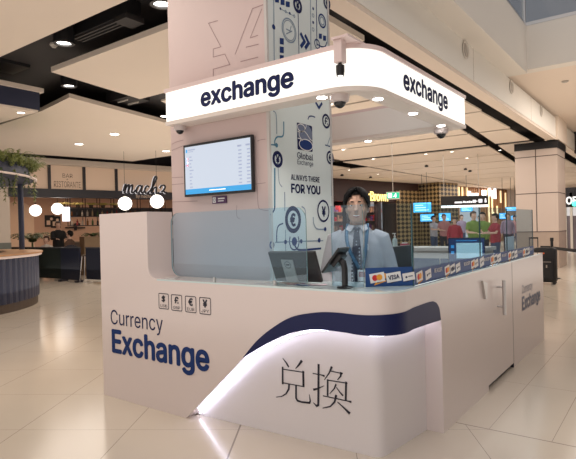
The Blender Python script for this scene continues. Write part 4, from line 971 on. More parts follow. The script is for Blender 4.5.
# interior shell
mb = MB(); facbox(mb, .98, UR, -6.2, -6.0, 0, 3.3); struct('wall_bar', mb, M['wallb'])
mb = MB(); facbox(mb, .7, .98, -6.0, -.5, 0, 3.3); facbox(mb, UR, UR+.2, -6.0, .05, 0, 4.1); struct('wall_bar_side', mb, M['wallb'])
mb = MB(); facbox(mb, .98, UR, -6.0, -.2, 2.95, 3.05); struct('ceiling_bar', mb, mat('bar_ceiling', (.5,.36,.28), .6))
def F3(u, n, z): return FO+FU*u+FN*n+ZV*z
for u, n, pw in ((3.0,-3.0,42),(7,-3.5,34),(11,-3,26)):
    p = F3(u,n,2.9); area('bar_lamps', p, 2.4, pw, (1,.72,.50))
# pale arch on the back wall
FBK = Fr(FO-FN*5.995, FU, ZV); a, b = FBK.px(22,252), FBK.px(33,198); w = (b[0]-a[0])
mb = MB(); A = [(a[0]-.5,.02),(b[0],.02),(b[0],2.1)]+[(b[0]-.62+.62*math.cos(x), 2.1+.62*math.sin(x)) for x in [PI/2*i/6 for i in range(1,13)]]+[(b[0]-1.24,.02)]
mb.prism([FBK.p(*q,0.0) for q in A[1:]], [FBK.p(*q,.05) for q in A[1:]]); struct('trim_arch', mb, mat('arch_plaster', (.85,.70,.58), .6))
# globes
def globe(px, py, d, r, lab, cord_top):
    c = deep(px, py, d); t = thing('pendant_lamp', lab, 'pendant lamp', tuple(c), 'glowing globe pendants of the bar')
    mb = MB(); mb.sphere(c, r, 28, 18); build(mb, 'globe', M['glob'], t, True)
    mb = MB(); mb.lathe(c+ZV*(r-.01), [(.03,0),(.03,.06),(.005,.062),(.005,cord_top-c.z-r+.01)], 10); build(mb, 'cord', M['cord'], t)
globe(125,203.5,15.5,.20,'glowing white globe pendant below the script sign, left of two', 3.75)
globe(157,201.5,15.5,.20,'glowing white globe pendant below the script sign, right of two by the column', 3.75)
globe(35.5,210.5,18.4,.20,'glowing globe pendant inside the bar, the left one near the post', 2.95)
globe(57.5,208.8,18.4,.20,'glowing globe pendant inside the bar, beside the white menu board', 2.95)
a, b = deep(62.5,221.5,18.2), deep(69.6,206.8,18.2)
t = thing('menu_board', 'bright white menu board hanging inside the bar beside a globe', 'menu board', tuple((a+b)/2))
mb = MB(); c = (a+b)/2; mb.obox(c, FU, ZV, FN, .125,.25,.02); build(mb, 'panel', mat('menu_glow', (.9,.92,1), .4, emit=1.4, ecol=(.92,.94,1)), t)
mb = MB(); mb.obox(c+FN*.021+ZV*.03, FU, ZV, FN, .015,.02,.001); build(mb, 'mark', M['inkg'], t)
mb = MB(); mb.cyl(c+ZV*.25, Vector((c.x,c.y,2.95)), .008, 6); build(mb, 'hanger', M['cord'], t)
# bottle shelf hung over the bar with plants on top
sh = thing('bottle_rack', 'black hanging bottle rack over the bar', 'shelf', tuple(F3(6.2,-3.2,1.7)))
U0, U1 = 3.9, 9.2; NB = -3.2
mb = MB()
for z in (1.62, 1.98, 2.32): facbox(mb, U0, U1, NB-.16, NB+.16, z, z+.03)
build(mb, 'shelf', M['dark'], sh)
mb = MB()
for i in range(10):
    u = U0+.02+(U1-U0-.04)*i/9
    for n_ in (-.14,.14): facbox(mb, u-.012, u+.012, NB+n_-.012, NB+n_+.012, 1.62, 2.95)
build(mb, 'upright', M['dark'], sh)
mb = MB(); facbox(mb, U0, U1, NB-.165, NB-.15, 2.01, 2.32); build(mb, 'mesh_back', mat('smoked_mesh', (.05,.045,.05), .4), sh)
rb = random.Random(5); bc = [(.05,.10,.04),(.18,.07,.02),(.35,.25,.15),(.02,.02,.03),(.45,.40,.35),(.25,.03,.03)]
bm_ = [mat('bottle_glass', c, .12) for c in bc]; nb = 0; proto = {}
words = ('dark green','amber','tan','near-black','pale clear','deep red')
for row, z in (('lower',1.65),('upper',2.01)):
    for i in range(26):
        u = U0+.12+(U1-U0-.24)*i/25; c = rb.randrange(6); r = rb.uniform(.034,.042); hh = rb.uniform(.20,.27)
        p = F3(u, NB+.02, z); key = c
        if key not in proto:
            mb = MB(); mb.lathe((p.x,p.y,z), [(.036,0),(.038,.01),(.038,.14),(.030,.17),(.013,.19),(.012,.25),(.001,.252)], 12)
            o = proto[key] = build(mb, 'bottle', bm_[c], None, True, 50)
        else:
            o = proto[key].copy(); COL.objects.link(o)
        o.location = p; ORG[o.name] = p.copy(); o.scale = (r/.038, r/.038, hh/.252)
        tag(o, '%s bottle standing on the %s shelf of the black bottle rack' % (words[c], row), 'bottle', '%s bottles on the %s shelf of the bottle rack' % (words[c], row))
M['leaf'] = mat('fern_green', (.19,.22,.06), .55, noise=.35, nscale=9); M['leafd'] = mat('palm_green', (.06,.10,.04), .5, noise=.3, nscale=9); M['leafy'] = mat('yellow_green', (.50,.46,.16), .55, noise=.3, nscale=9); M['pot'] = mat('planter_brown', (.07,.045,.03), .5)
def fronds(mb, c, n, l, up, rnd, w=.03, spread=1.0, droop=.9, seg=5):
    for i in range(n):
        a = rnd.uniform(0, 2*PI); L_ = l*rnd.uniform(.6,1.1); d = Vector((math.cos(a),math.sin(a),0))*spread; P_ = []
        for s in range(seg+1):
            t = s/seg; P_.append(c + d*L_*t*(.8) + ZV*(up*L_*t - droop*L_*t*t))
        sd = Vector((-d.y,d.x,0)).normalized()
        for s in range(seg):
            p, q = P_[s], P_[s+1]; tt = (q-p)
            for sg_ in (-1,1):
                for k in range(2):
                    o = p+tt*(k*.5); e = o + sd*sg_*w*2.2*(1-.6*s/seg) + tt*.55 - ZV*w*.3
                    mb.add([o, o+tt*.28, e], [(0,1,2)])
            mb.add([p-sd*.003, p+sd*.003, q+sd*.003, q-sd*.003], [(0,1,2,3)])
    return mb
rp = random.Random(11)
for i, (px, lab) in enumerate(((62.5,'leftmost of the yellowish plants along the top of the bottle rack, by the menu board'),(78,'yellowish plant on top of the bottle rack, second from the menu board'),(91,'yellowish plant on top of the bottle rack, left of the first script-sign globe'),(103,'yellowish plant on top of the bottle rack above the kiosk pillar'),(115,'last yellowish plant on top of the bottle rack, behind the left script globe'))):
    d = on(px, 205, F3(0,NB,0), FN); c = Vector((d.x,d.y,2.35)); t = thing('potted_plant', lab, 'plant', tuple(c), 'plants on the bottle rack')
    mb = MB(); mb.lathe(c, [(.07,0),(.09,.10),(.08,.10),(.075,.09)], 14); build(mb, 'pot', M['pot'], t, True, 40)
    mb = MB(); fronds(mb, c+ZV*.09, 46, .36, 1.0, rp, .05); build(mb, 'foliage', M['leafy'], t)
# palms and planter boxes
c = deep(32.5,247,18.6); c.z = 0; t = thing('potted_palm', 'dark palm in a pot inside the bar behind the round bar post', 'plant', tuple(c))
mb = MB(); mb.lathe(c, [(.18,0),(.24,.5),(.22,.5),(.2,.46)], 18); build(mb, 'pot', M['pot'], t, True, 40)
mb = MB(); fronds(mb, c+ZV*1.05, 60, 1.0, 1.1, rp, .06); mb.tube([c+ZV*.46, c+ZV*1.05], [.05,.03]); build(mb, 'foliage', M['leafd'], t)
c = deep(93,240,17.0); c.z = 0; t = thing('planter_box', 'brown planter box with bushy plant beside the kiosk pillar, behind the bar screens', 'plant', tuple(c))
mb = MB(); mb.obox(c+ZV*.62, FU, FN, ZV, .36,.2,.62); build(mb, 'box', mat('planter_wood', (.14,.085,.04), .5), t)
mb = MB(); fronds(mb, c+ZV*1.22, 46, .5, 1.0, rp, .035); build(mb, 'foliage', M['leafd'], t)
# pictures / bar tools on the back wall
for i, (px, py, lab) in enumerate(((49.5,221,'dark framed picture on the bar wall left of the second globe'),(55.5,222,'dark framed picture on the bar wall behind the waiter'))):
    q = FBK.px(px,py); mb = MB(); f_rect(mb, FBK, q[0]-.20,q[1]-.25,q[0]+.20,q[1]+.25, .005, .03); mb.cur = 1; f_rect(mb, FBK, q[0]-.13,q[1]-.17,q[0]+.02,q[1]+.02, .036); f_disc(mb, FBK, (q[0]+.07,q[1]+.09), .06, .036)
    solo(mb, 'framed_picture', [M['dark'], M['fasc']], lab, 'picture')
q = FBK.px(75,227.5); mb = MB()
for dx, dz_, w_, h_ in ((-.25,0,.18,.05),(.0,.02,.05,.3),(.22,-.02,.2,.06),(.1,.14,.1,.1)): f_rect(mb, FBK, q[0]+dx-w_,q[1]+dz_-h_/2,q[0]+dx+w_,q[1]+dz_+h_/2, .01, .08)
solo(mb, 'wall_ornament', M['dark'], 'dark ornament on the bar wall below the bottle rack', 'ornament')
bc_ = thing('bar_counter', 'dark bar counter inside the restaurant under the bottle rack', 'counter', tuple(F3(6.5,-2.2,0)))
mb = MB(); facbox(mb, 3.4, 10.5, -2.6, -2.0, 0, 1.02); build(mb, 'body', M['pot'], bc_)
mb = MB(); facbox(mb, 3.35, 10.55, -2.65, -1.95, 1.02, 1.06); build(mb, 'worktop', mat('bar_top', (.45,.30,.2), .3), bc_)
# screens around the seats in front
scA, scB = at(40.7,279.5,2,0), at(101,283,2,0); du = (scB-scA).normalized(); dn = Vector((du.y,-du.x,0))
def scr_pt(px): p = on(px, 281, scA, dn); return (p-scA).dot(du)
s0, s1, s2, s3, s4 = -2.2, scr_pt(65), scr_pt(84), scr_pt(88.5), scr_pt(118)
M['scrgreen'] = mat('screen_black_green', (.008,.013,.011), .6, spec=.2); M['scrnavy'] = mat('screen_navy_glass', (.006,.008,.022), .3, spec=.3); M['scrrib'] = mat('screen_ribbed', (.010,.012,.024), .6, spec=.2)
def screen(a, b, lab, m_, off=0, base=False):
    p = scA+du*(a+b)/2-dn*off*0; t = thing('seating_screen', lab, 'screen', (p.x,p.y,0), 'low dark screens around the bar seating')
    mb = MB(); c = scA+du*(a+b)/2+dn*off; mb.obox(c+ZV*.50, du, dn, ZV, (b-a)/2-.01,.025,.44); build(mb, 'panel', m_, t)
    mb = MB(); mb.obox(c+ZV*.955, du, dn, ZV, (b-a)/2,.035,.015); build(mb, 'cap_rail', M['dark'], t)
    for s in (a+.06, b-.06): mb = MB(); mb.obox(scA+du*s+dn*off+ZV*.03, du, dn, ZV, .05,.12,.03); build(mb, 'foot', M['trimw'] if base else M['dark'], t)
    if base:
        mb = MB(); mb.obox(c+ZV*.075+dn*.05, du, dn, ZV, (b-a)/2,.03,.02); build(mb, 'base_rail', M['trimw'], t)
    return t
screen(s0, s1, 'long black-green screen between the round bar and the navy screen', M['scrgreen'])
screen(s1, s2, 'glossy navy screen in the middle of the seating edge', M['scrnavy'], .10)
screen(s3, s4, 'ribbed navy screen with pale base rail, half hidden by the kiosk pillar', M['scrrib'], .05, True)
p = scA+du*(s2+s3)/2; t = thing('bar_stool', 'slim stool legs showing in the gap between two navy screens', 'stool', (p.x,p.y,0))
mb = MB(); mb.rings([(p.x,p.y,.72,.11,.11),(p.x,p.y,.76,.12,.12)], 16); build(mb, 'seat', M['pot'], t)
for sx in (-1,1):
    for sy in (-1,1):
        mb = MB(); mb.cyl((p.x+sx*.07,p.y+sy*.07,.72), (p.x+sx*.11,p.y+sy*.13,0), .011, 8); build(mb, 'leg', M['steel'], t)
c = deep(71,252,15.7); c.z = 0
t = thing('tub_chair', 'round-backed dark chair behind the navy screen', 'chair', tuple(c))
mb = MB(); A = []
for i in range(13):
    a = PI*i/12; A.append((c.x, c.y, 0)+ () ) if False else None
prof_ = [(-.27,.45),(-.27,.78)] + [(-.27*math.cos(PI*i/10), .78+.24*math.sin(PI*i/10)) for i in range(1,10)] + [(.27,.78),(.27,.45)]
vd = (CAM-c); vd.z = 0; vd.normalize(); ud = Vector((-vd.y,vd.x,0)); FCc = Fr(c+vd*.22, ud, ZV)
f_poly(mb, FCc, prof_, 0, .06); build(mb, 'backrest', M['dark'], t)
mb = MB(); mb.obox(c+ZV*.45, ud, vd, ZV, .26,.24,.04); build(mb, 'seat', M['dark'], t)
for a in (-1,1):
    for b in (-1,1): mb = MB(); q = c+ud*.22*a+vd*.2*b; mb.cyl(q, q+ZV*.42, .016, 8); build(mb, 'leg', M['dark'], t)
# people of the bar
blk = cloth('black_shirt', (.012,.012,.014)); wht = cloth('white_shirt', (.6,.56,.52)); brn = cloth('brown_top', (.12,.07,.05))
def face_to(p, q): d = Vector(q)-Vector(p); return math.atan2(d.x, -d.y)
c = deep(58.5,245,17.6); person('waiter in a black shirt reaching over a table inside the bar', (c.x,c.y,0), math.radians(75), 1.76, blk, M['dkcloth'], M['hairb'], 'skin2', arms='reach')
c = deep(46.5,245,16.9); person('diner in a white shirt seated behind the black-green screen', (c.x,c.y,0), math.radians(20), 1.70, wht, M['dkcloth'], M['hairb'], 'skin2', 'sit', 'fwd', 'short')
c = deep(70,245,17.2); person('dark-haired diner in a brown top seated behind the tub chair', (c.x,c.y,0), math.radians(-60), 1.74, brn, M['dkcloth'], M['hair'], 'skin2', 'sit', 'fwd', lift=.12)
for i, (px, d, lab) in enumerate(((50,19.0,'dining table in front of the waiter inside the bar'),(82,18.4,'dining table between the tub chair and the planter box'))):
    c = deep(px,250,d); c.z = 0; t = thing('dining_table', lab, 'table', tuple(c))
    mb = MB(); mb.lathe(c+ZV*.76, [(.36,0),(.36,.03)], 24); build(mb, 'tabletop', mat('table_wood', (.22,.12,.07), .35), t)
    mb = MB(); mb.lathe(c, [(.22,0),(.22,.02),(.03,.04),(.03,.76)], 16); build(mb, 'pedestal', M['dark'], t)

# ================================================================== the round bar at the left edge
M['flute'] = mat('navy_flutes', (.020,.026,.060), .4); M['wood'] = mat('oak_top', (.42,.22,.10), .35, noise=.2, nscale=6); M['pinkw'] = mat('pale_trim', (.78,.66,.62), .4)
tg = at(40.5,300.7,2,0); dr = Vector((tg.x,tg.y,0)).normalized(); nl = Vector((-dr.y,dr.x,0)); RB = 2.55; ctr = tg + nl*RB
if (ctr-CAM).length < 1: ctr = tg - nl*RB
vv = deep(-60, 240, 11); 
if (ctr-Vector((vv.x,vv.y,0))).length > (tg-nl*RB-Vector((vv.x,vv.y,0))).length: ctr = tg-nl*RB
rb_ = thing('round_bar', 'round navy fluted bar with oak top and plant-filled canopy at the left edge', 'bar', (ctr.x,ctr.y,0))
mb = MB(); n = 300; vs = []; fs = []
for i in range(n):
    a = 2*PI*i/n; r = RB-.03+.022*abs(math.sin(i*PI/3)); 
    for z in (.16,.97): vs.append((ctr.x+r*math.cos(a), ctr.y+r*math.sin(a), z))
for i in range(n): j = (i+1)%n; fs.append((2*i,2*j,2*j+1,2*i+1))
mb.add(vs, fs); build(mb, 'fluted_body', M['flute'], rb_)
mb = MB(); mb.lathe((ctr.x,ctr.y,0), [(RB-.04,0),(RB-.04,.16),(RB-.06,.165)], 96); build(mb, 'plinth', M['pot'], rb_)
mb = MB(); mb.lathe((ctr.x,ctr.y,.955), [(RB+.03,0),(RB+.05,.01),(RB+.05,.045),(RB+.03,.05)], 96, cap=False); build(mb, 'edge_trim', M['pinkw'], rb_, True, 30)
mb = MB(); mb.lathe((ctr.x,ctr.y,1.005), [(RB-.6,0),(RB+.07,0),(RB+.07,.03),(RB-.6,.03)], 96, cap=False); build(mb, 'worktop', M['wood'], rb_)
pc = on(29, 245, ctr-dr*0, (CAM-ctr).normalized()*1); pr = Vector((pc.x-ctr.x,pc.y-ctr.y,0)); pr = pr.normalized()*(RB-.25) if pr.length > RB-.25 else pr
pp = ctr+pr
mb = MB(); mb.cyl((pp.x,pp.y,1.05), (pp.x,pp.y,2.45), .055, 16); build(mb, 'post', M['flute'], rb_, True, 40)
for a in (2.2,3.9,5.4):
    q = ctr+Vector((math.cos(a),math.sin(a),0))*(RB-.5); mb = MB(); mb.cyl((q.x,q.y,1.05), (q.x,q.y,2.45), .055, 16); build(mb, 'post', M['flute'], rb_, True, 40)
RP = RB-.02
mb = MB(); mb.lathe((ctr.x,ctr.y,2.46), [(RP-.04,.0),(RP,.0),(RP+.02,.010),(RP+.02,.030),(RP-.04,.04)], 96, cap=False); build(mb, 'canopy_trim', M['pinkw'], rb_, True, 30)
mb = MB(); mb.lathe((ctr.x,ctr.y,2.463), [(RP-.7,0),(RP-.035,0),(RP-.035,.05),(RP-.7,.05)], 96, cap=False); build(mb, 'canopy_board', M['navyc'], rb_, True, 30)
mb = MB(); mb.lathe((ctr.x,ctr.y,2.515), [(RP-.62,0),(RP-.10,0),(RP-.16,.24),(RP-.20,.24),(RP-.5,.22),(RP-.62,.22)], 96, cap=False); build(mb, 'planter_trough', M['navyc'], rb_, True, 30)
ref = Vector((CAM.x-ctr.x,CAM.y-ctr.y,0)); a0 = math.atan2(ref.y,ref.x)
mb = MB(); rf = random.Random(2)
for i in range(330):
    a = a0+rf.uniform(-1.9,1.9); q = ctr+Vector((math.cos(a),math.sin(a),0))*(RP-rf.uniform(-.02,.42)); fronds(mb, Vector((q.x,q.y,rf.uniform(2.62,2.78))), 6, .36, 1.25, rf, .02, droop=.95)
build(mb, 'foliage', M['leaf'], rb_)
for i in range(40):
    a = a0-1.3+2.75*i/39+rf.uniform(-.04,.04); r_ = RP-.02-.4*(i%2); q = ctr+Vector((math.cos(a),math.sin(a),0))*r_; L_ = rf.uniform(.3,.6); mb = MB()
    P_ = [Vector((q.x+rf.uniform(-.02,.02), q.y+rf.uniform(-.02,.02), 2.56-L_*s/8)) for s in range(9)]
    for k in range(8):
        for e in range(9):
            b_ = rf.uniform(0,2*PI); d = Vector((math.cos(b_),math.sin(b_),-.9)).normalized()*rf.uniform(.05,.10); o = P_[k]; sd = Vector((-d.y,d.x,0)).normalized()*.012; mb.add([o-sd, o+sd, o+d], [(0,1,2)])
    mb.tube(P_, .005, 5); build(mb, 'hanging_vine', M['leafd'] if i % 3 else M['leaf'], rb_)
# ================================================================== SHOPS AND WALKWAY BEHIND THE KIOSK
def fpx(px, py): return FAC.px(px, py)
M['maroon'] = mat('maroon_fascia', (.035,.014,.016), .45); M['shopdark'] = mat('dark_shop', (.03,.02,.018), .5); M['shopwall'] = mat('shop_wall', (.25,.16,.12), .6, noise=.25, nscale=.9)
M['woodp'] = mat('warm_timber', (.30,.13,.055), .45, noise=.25, nscale=5); M['woodl'] = mat('light_timber', (.36,.18,.08), .45, noise=.2, nscale=5)
M['warmled'] = mat('warm_light_strip', (1,.82,.5), .5, emit=.9, ecol=(1,.76,.42)); M['cy'] = mat('cyan_screen', (.05,.45,.9), .4, emit=1.0, ecol=(.12,.55,1)); M['cyw'] = mat('screen_pale_text', (.6,.85,1), .4, emit=1.2)
# base walls of the far side: plain dark shop behind, fascia in front
mb = MB(); facbox(mb, UR+.2, 23, -5.2, -5, 0, 4.1); struct('wall_shop', mb, M['shopdark'])
mb = MB(); facbox(mb, UR+.2, 23, -.3, .05, 2.62, 3.74); struct('trim_shop_fascia', mb, M['maroon'])
mb = MB()
for u in (16.6, 19.2, 21.6): facbox(mb, u-.14, u+.14, -.2, .06, 0, 2.62)
struct('trim_shop_pier', mb, M['maroon'])
for i, (a, b, c) in enumerate(((16.8,19.0,(.22,.10,.09)),(19.4,21.4,(.28,.16,.10)))):
    mb = MB(); facbox(mb, a, b, -.06, -.05, 0.02, 2.6); struct('window_%d' % (i+1), mb, glass_mat('shop_window', (.75,.72,.72)))
    mb = MB(); rs = random.Random(20+i); bx_ = rs
    t = thing('display_unit', ('left' if i == 0 else 'right')+' lit shelving unit in the dark shop under the yellow sign', 'shelf', tuple(F3((a+b)/2,-1.5,0)))
    mb = MB(); 
    for z in (.1,.6,1.1,1.6,2.1): facbox(mb, a+.1, b-.1, -1.7, -1.3, z, z+.04)
    facbox(mb, a+.1, b-.1, -1.74, -1.7, .1, 2.4); build(mb, 'shelves', M['shopwall'], t)
    mb = MB()
    for z in (.64,1.14,1.64,2.14):
        u = a+.15
        while u < b-.3:
            w_ = rs.uniform(.08,.25); facbox(mb, u, u+w_, -1.6, -1.35, z, z+rs.uniform(.1,.34)); mb.mi[-6:] = [rs.randrange(4)]*6; u += w_+rs.uniform(.02,.1)
    st = build(mb, 'goods', [M['red'], mat('goods_purple', (.18,.05,.25), .5), mat('goods_tan', (.45,.28,.16), .5), M['shopwall']], t); st['kind'] = 'stuff'
    area('shop_lamps', F3((a+b)/2,-1.0,2.55), 1.6, 45, (1,.62,.48))
mb = MB(); facbox(mb, UR+.2, 23, -5, -.3, 2.9, 3.0); struct('ceiling_shop', mb, M['shopdark'])
t = thing('neon_sign', 'yellow neon-like lettering on the maroon shop fascia right of the man', 'sign', tuple(F3(18,.06,3.0)))
q, w = fpx(352,199.5), fpx(386.5,192); mb = MB(); f_text(mb, FAC, 'SilverBrown', q[0],q[1]-.06,w[0],w[1], .06, .0, .04); build(mb, 'lettering', mat('yellow_neon', (1,.85,.35), .4, emit=1.6, ecol=(1,.80,.28)), t)
# golden lattice wall: box clad in diamond screen
def lattice_mat():
    X = bpy.data.materials.new('gold_lattice'); X.use_nodes = True; N = X.node_tree; b = N.nodes['Principled BSDF']
    tc = N.nodes.new('ShaderNodeTexCoord'); mp_ = N.nodes.new('ShaderNodeMapping'); mp_.inputs['Rotation'].default_value = (0,0,0)
    sp_ = N.nodes.new('ShaderNodeSeparateXYZ'); N.links.new(tc.outputs['Object'], sp_.inputs[0])
    def mth(op, a, c):
        n_ = N.nodes.new('ShaderNodeMath'); n_.operation = op
        for i, q in enumerate((a, c)):
            if isinstance(q, (int, float)): n_.inputs[i].default_value = q
            else: N.links.new(q, n_.inputs[i])
        return n_.outputs[0]
    uu = mth('ADD', mth('MULTIPLY', sp_.outputs[0], FU.x), mth('MULTIPLY', sp_.outputs[1], FU.y)); uu = mth('ADD', mth('MULTIPLY', uu, .6), mth('ADD', mth('MULTIPLY', sp_.outputs[0], FN.x), mth('MULTIPLY', sp_.outputs[1], FN.y))); z = sp_.outputs[2]
    cb = N.nodes.new('ShaderNodeCombineXYZ'); N.links.new(mth('ADD', uu, z), cb.inputs[0]); N.links.new(mth('SUBTRACT', uu, z), cb.inputs[1])
    ck = N.nodes.new('ShaderNodeTexChecker'); ck.inputs['Scale'].default_value = 4.2; ck.inputs['Color1'].default_value = (.40,.29,.15,1); ck.inputs['Color2'].default_value = (.035,.026,.02,1)
    N.links.new(cb.outputs[0], ck.inputs['Vector']); N.links.new(ck.outputs['Color'], b.inputs['Base Color']); b.inputs['Roughness'].default_value = .35; b.inputs['Metallic'].default_value = .4
    return X
M['lat'] = lattice_mat()
mb = MB(); facbox(mb, 20.7, 23.0, .08, .16, .0, 3.3); struct('wall_lattice', mb, M['lat'])
mb = MB(); facbox(mb, 23.0, 25.1, -.2, 1.4, .0, 3.74); struct('wall_lattice_tall', mb, M['lat'])
a_ = F3(22.0, 1.6, 3.6); area('lattice_lamps', a_, 1.5, 18, (1,.80,.55))
# timber shopfront
mb = MB(); facbox(mb, 25.1, 34.6, -4.2, -4.0, 0, 3.74); struct('wall_timber_shop', mb, M['shopwall'])
mb = MB(); facbox(mb, 25.1, 34.6, -.2, .05, 2.45, 3.74); struct('trim_timber_fascia', mb, M['woodp'])
mb = MB(); facbox(mb, 34.6, 39.5, -.2, .1, 0, 3.74); struct('wall_pale', mb, mat('pale_wall', (.74,.62,.54), .6))
t = thing('timber_front', 'warm timber shopfront with slender upright fins and light strips', 'shopfront', tuple(F3(30,.2,0)))
mb = MB(); rt = random.Random(4)
u = 25.3; fins = []
while u < 34.5:
    fins.append(u); u += rt.uniform(.22,.42)
for i, u in enumerate(fins):
    if 27.4 < u < 30.2: facbox(mb, u, u+.09, .05, .2, 2.6, 3.73)
    else: facbox(mb, u, u+.10, .05, .22, .0, 3.73)
build(mb, 'fin', M['woodl'], t)
for px, y0, y1 in ((455.5,183,196),(459,186,196),(463.5,182,197),(485.5,189,216),(489,191,214),(497.5,191,203),(494,206,219),(490.5,212,228),(486,212,226),(502.5,193,215)):
    p, q = fpx(px, y1), fpx(px, y0); mb = MB(); z0_, z1_ = max(.1, p[1]), min(3.7, q[1]); facbox(mb, p[0]-.05, p[0]+.05, .20, .28, z0_, z1_); build(mb, 'light_strip', M['warmled'], t)
t = thing('shop_logo_sign', 'ragged white lettering on the timber shopfront above the hanging direction sign', 'sign', tuple(F3(29,.3,2.8)))
mb = MB()
for (x0_, y0_, x1_, y1_) in ((464,196,466.5,191.5),(467.5,196,470,193.5),(471,196,474,193.5),(478,195.5,480,190.5),(481,195.5,482,190.5),(484.5,196,486.5,188.5),(487.5,198,490,190.5),(490.2,199,492,189)):
    p, q = fpx(x0_, y0_), fpx(x1_, y1_); f_rect(mb, FAC, p[0],p[1],q[0],q[1], .26, .05)
build(mb, 'lettering', mat('white_sign_glow', (1,1,1), .4, emit=1.6), t)
area('timber_lamps', F3(30,2.0,3.65), 3, 14, (1,.75,.5)); area('timber_lamps', F3(30,-2.0,3.2), 3, 22, (1,.7,.5))
# bright info screens
for i, (x0_, y0_, x1_, y1_, d, lab) in enumerate(((413.5,202.5,431,212.5,25,'wide cyan information screen in front of the golden lattice'),(420.5,214,434,221.5,24,'small cyan screen low before the golden lattice, left one'),(439,213,450.5,221,24,'small cyan screen low before the lattice, right one'),(461,207,472.5,211.5,26,'slim cyan screen just under the hanging direction sign'),(499.5,213,506,219,28,'small pale-blue screen left of the tiled column'),(505.5,207,516.5,211,28,'flat cyan screen high against the pale wall'),(511,215.5,519,220,28,'low cyan screen right beside the tiled column edge'))):
    a, b = deep(x0_,y1_,d), deep(x1_,y0_,d); c = (a+b)/2; nr = (CAM-c); nr.z = 0; nr.normalize(); uv = Vector((-nr.y,nr.x,0)); hw = abs((b-a).dot(uv))/2; hh = (b.z-a.z)/2
    t = thing('information_screen', lab, 'screen', tuple(c), 'cyan screens among the far shops')
    mb = MB(); mb.obox(c-nr*.04, uv, ZV, nr, hw+.02, hh+.02, .035); build(mb, 'housing', M['black'], t)
    mb = MB(); mb.obox(c, uv, ZV, nr, hw, hh, .004); sc2 = build(mb, 'panel', M['cy'], t)
    mb = MB(); Fz = Fr(c+nr*.005, uv, ZV)
    for k in range(3): f_rect(mb, Fz, -hw*.8, hh*(.5-.5*k)-hh*.12, hw*(.1+.3*k), hh*(.5-.5*k)+hh*.06, .001)
    build(mb, 'text_rows', M['cyw'], sc2)
    mb = MB(); mb.cyl((c.x-nr.x*.04,c.y-nr.y*.04,c.z+hh), (c.x-nr.x*.04,c.y-nr.y*.04,3.75), .010, 8); build(mb, 'hanger', M['black'], t)
# exit sign and direction sign hung from the ceiling
c = deep(393,195.6,15); nr = (CAM-c); nr.z = 0; nr.normalize(); uv = Vector((-nr.y,nr.x,0)); FE = Fr(c+nr*.045, uv, ZV)
t = thing('exit_sign', 'green and white running-man exit sign hanging on a thin rod', 'exit sign', tuple(c))
mb = MB(); mb.obox(c, uv, ZV, nr, .19,.105,.04); build(mb, 'housing', M['trimw'], t)
mb = MB(); f_rect(mb, FE, -.175,-.08,.175,.085, .001); build(mb, 'face', mat('exit_green', (.0,.42,.22), .4, emit=.7, ecol=(.02,.55,.32)), t)
mb = MB(); f_rect(mb, FE, -.145,-.055,-.03,.06, .002); f_disc(mb, FE, (.075,.045), .018, .002, 10); f_stroke(mb, FE, [(.07,.025),(.055,-.015),(.085,-.03),(.07,-.06)], .022, .002); f_stroke(mb, FE, [(.055,-.015),(.03,-.03),(.005,-.03)], .02, .002); f_stroke(mb, FE, [(.035,.01),(.07,.022),(.105,-.002)], .016, .002)
build(mb, 'pictogram', mat('exit_white', (.9,1,.95), .4, emit=1.0), t)
mb = MB(); mb.cyl(c+ZV*.1, Vector((c.x,c.y,3.75)), .010, 8); build(mb, 'hanger', M['grille'], t)
a, b = deep(441.5,207.8,18), deep(487.5,195.2,18); c = (a+b)/2; uv = Vector((b.x-a.x,b.y-a.y,0)).normalized(); nr = uv.cross(ZV); FD = Fr(c+nr*.06, uv, ZV)
t = thing('direction_sign', 'black hanging direction sign with white text and light strip underneath', 'sign', tuple(c)); hw = abs((b-a).dot(uv))/2
mb = MB(); mb.obox(c+ZV*.03, uv, ZV, nr, hw,.16,.06); build(mb, 'housing', M['black'], t)
mb = MB(); 
wt = M['scrw']
f_rect(mb, FD, -hw*.45,-.055,-hw*.12,-.005, .002)
rg = random.Random(9); u = -hw*.08
while u < hw*.42:
    w_ = rg.uniform(.03,.06); f_rect(mb, FD, u,-.05,u+w_,rg.choice((.0,.02,.045)), .002); u += w_+.018
f_rect(mb, FD, hw*.58,-.05,hw*.74,.07, .002); f_disc(mb, FD, (hw*.88,.06), .028, .002, 12); f_rect(mb, FD, hw*.84,-.05,hw*.92,.03, .002)
f_stroke(mb, FD, [(hw*.46,.0),(hw*.54,.0)], .02, .002)
build(mb, 'lettering', wt, t)
mb = MB(); mb.obox(c-ZV*.165, uv, ZV, nr, hw*.99,.035,.05); build(mb, 'light_strip', mat('sign_tube', (1,.95,.9), .4, emit=2.2), t)
for s in (-.88,.62): mb = MB(); p = c+uv*hw*s; mb.cyl(p+ZV*.19, Vector((p.x,p.y,3.75)), .010, 8); build(mb, 'hanger', M['grille'], t)
# small ceiling speakers / cameras on drop rods, by the column graphics
for px, py, lab in ((342,176,'black spot on a drop rod in the ceiling, beside the kiosk column'),(370.5,178,'black spot on a drop rod in the ceiling above the man'),(426.5,167,'black ceiling dot in the far ceiling above the golden lattice'),(465.5,170,'first black ceiling spot of the cluster above the timber front'),(470,172,'second black ceiling spot of the cluster above the timber front')):
    p = at(px,py,2,3.66); t = thing('ceiling_spot', lab, 'spotlight', tuple(p)); mb = MB(); mb.lathe(p, [(.07,0),(.075,.05),(.05,.07)], 14); build(mb, 'head', M['black'], t, True, 40)
    mb = MB(); mb.cyl(p+ZV*.06, (p.x,p.y,3.752), .012, 8); build(mb, 'stem', M['black'], t)
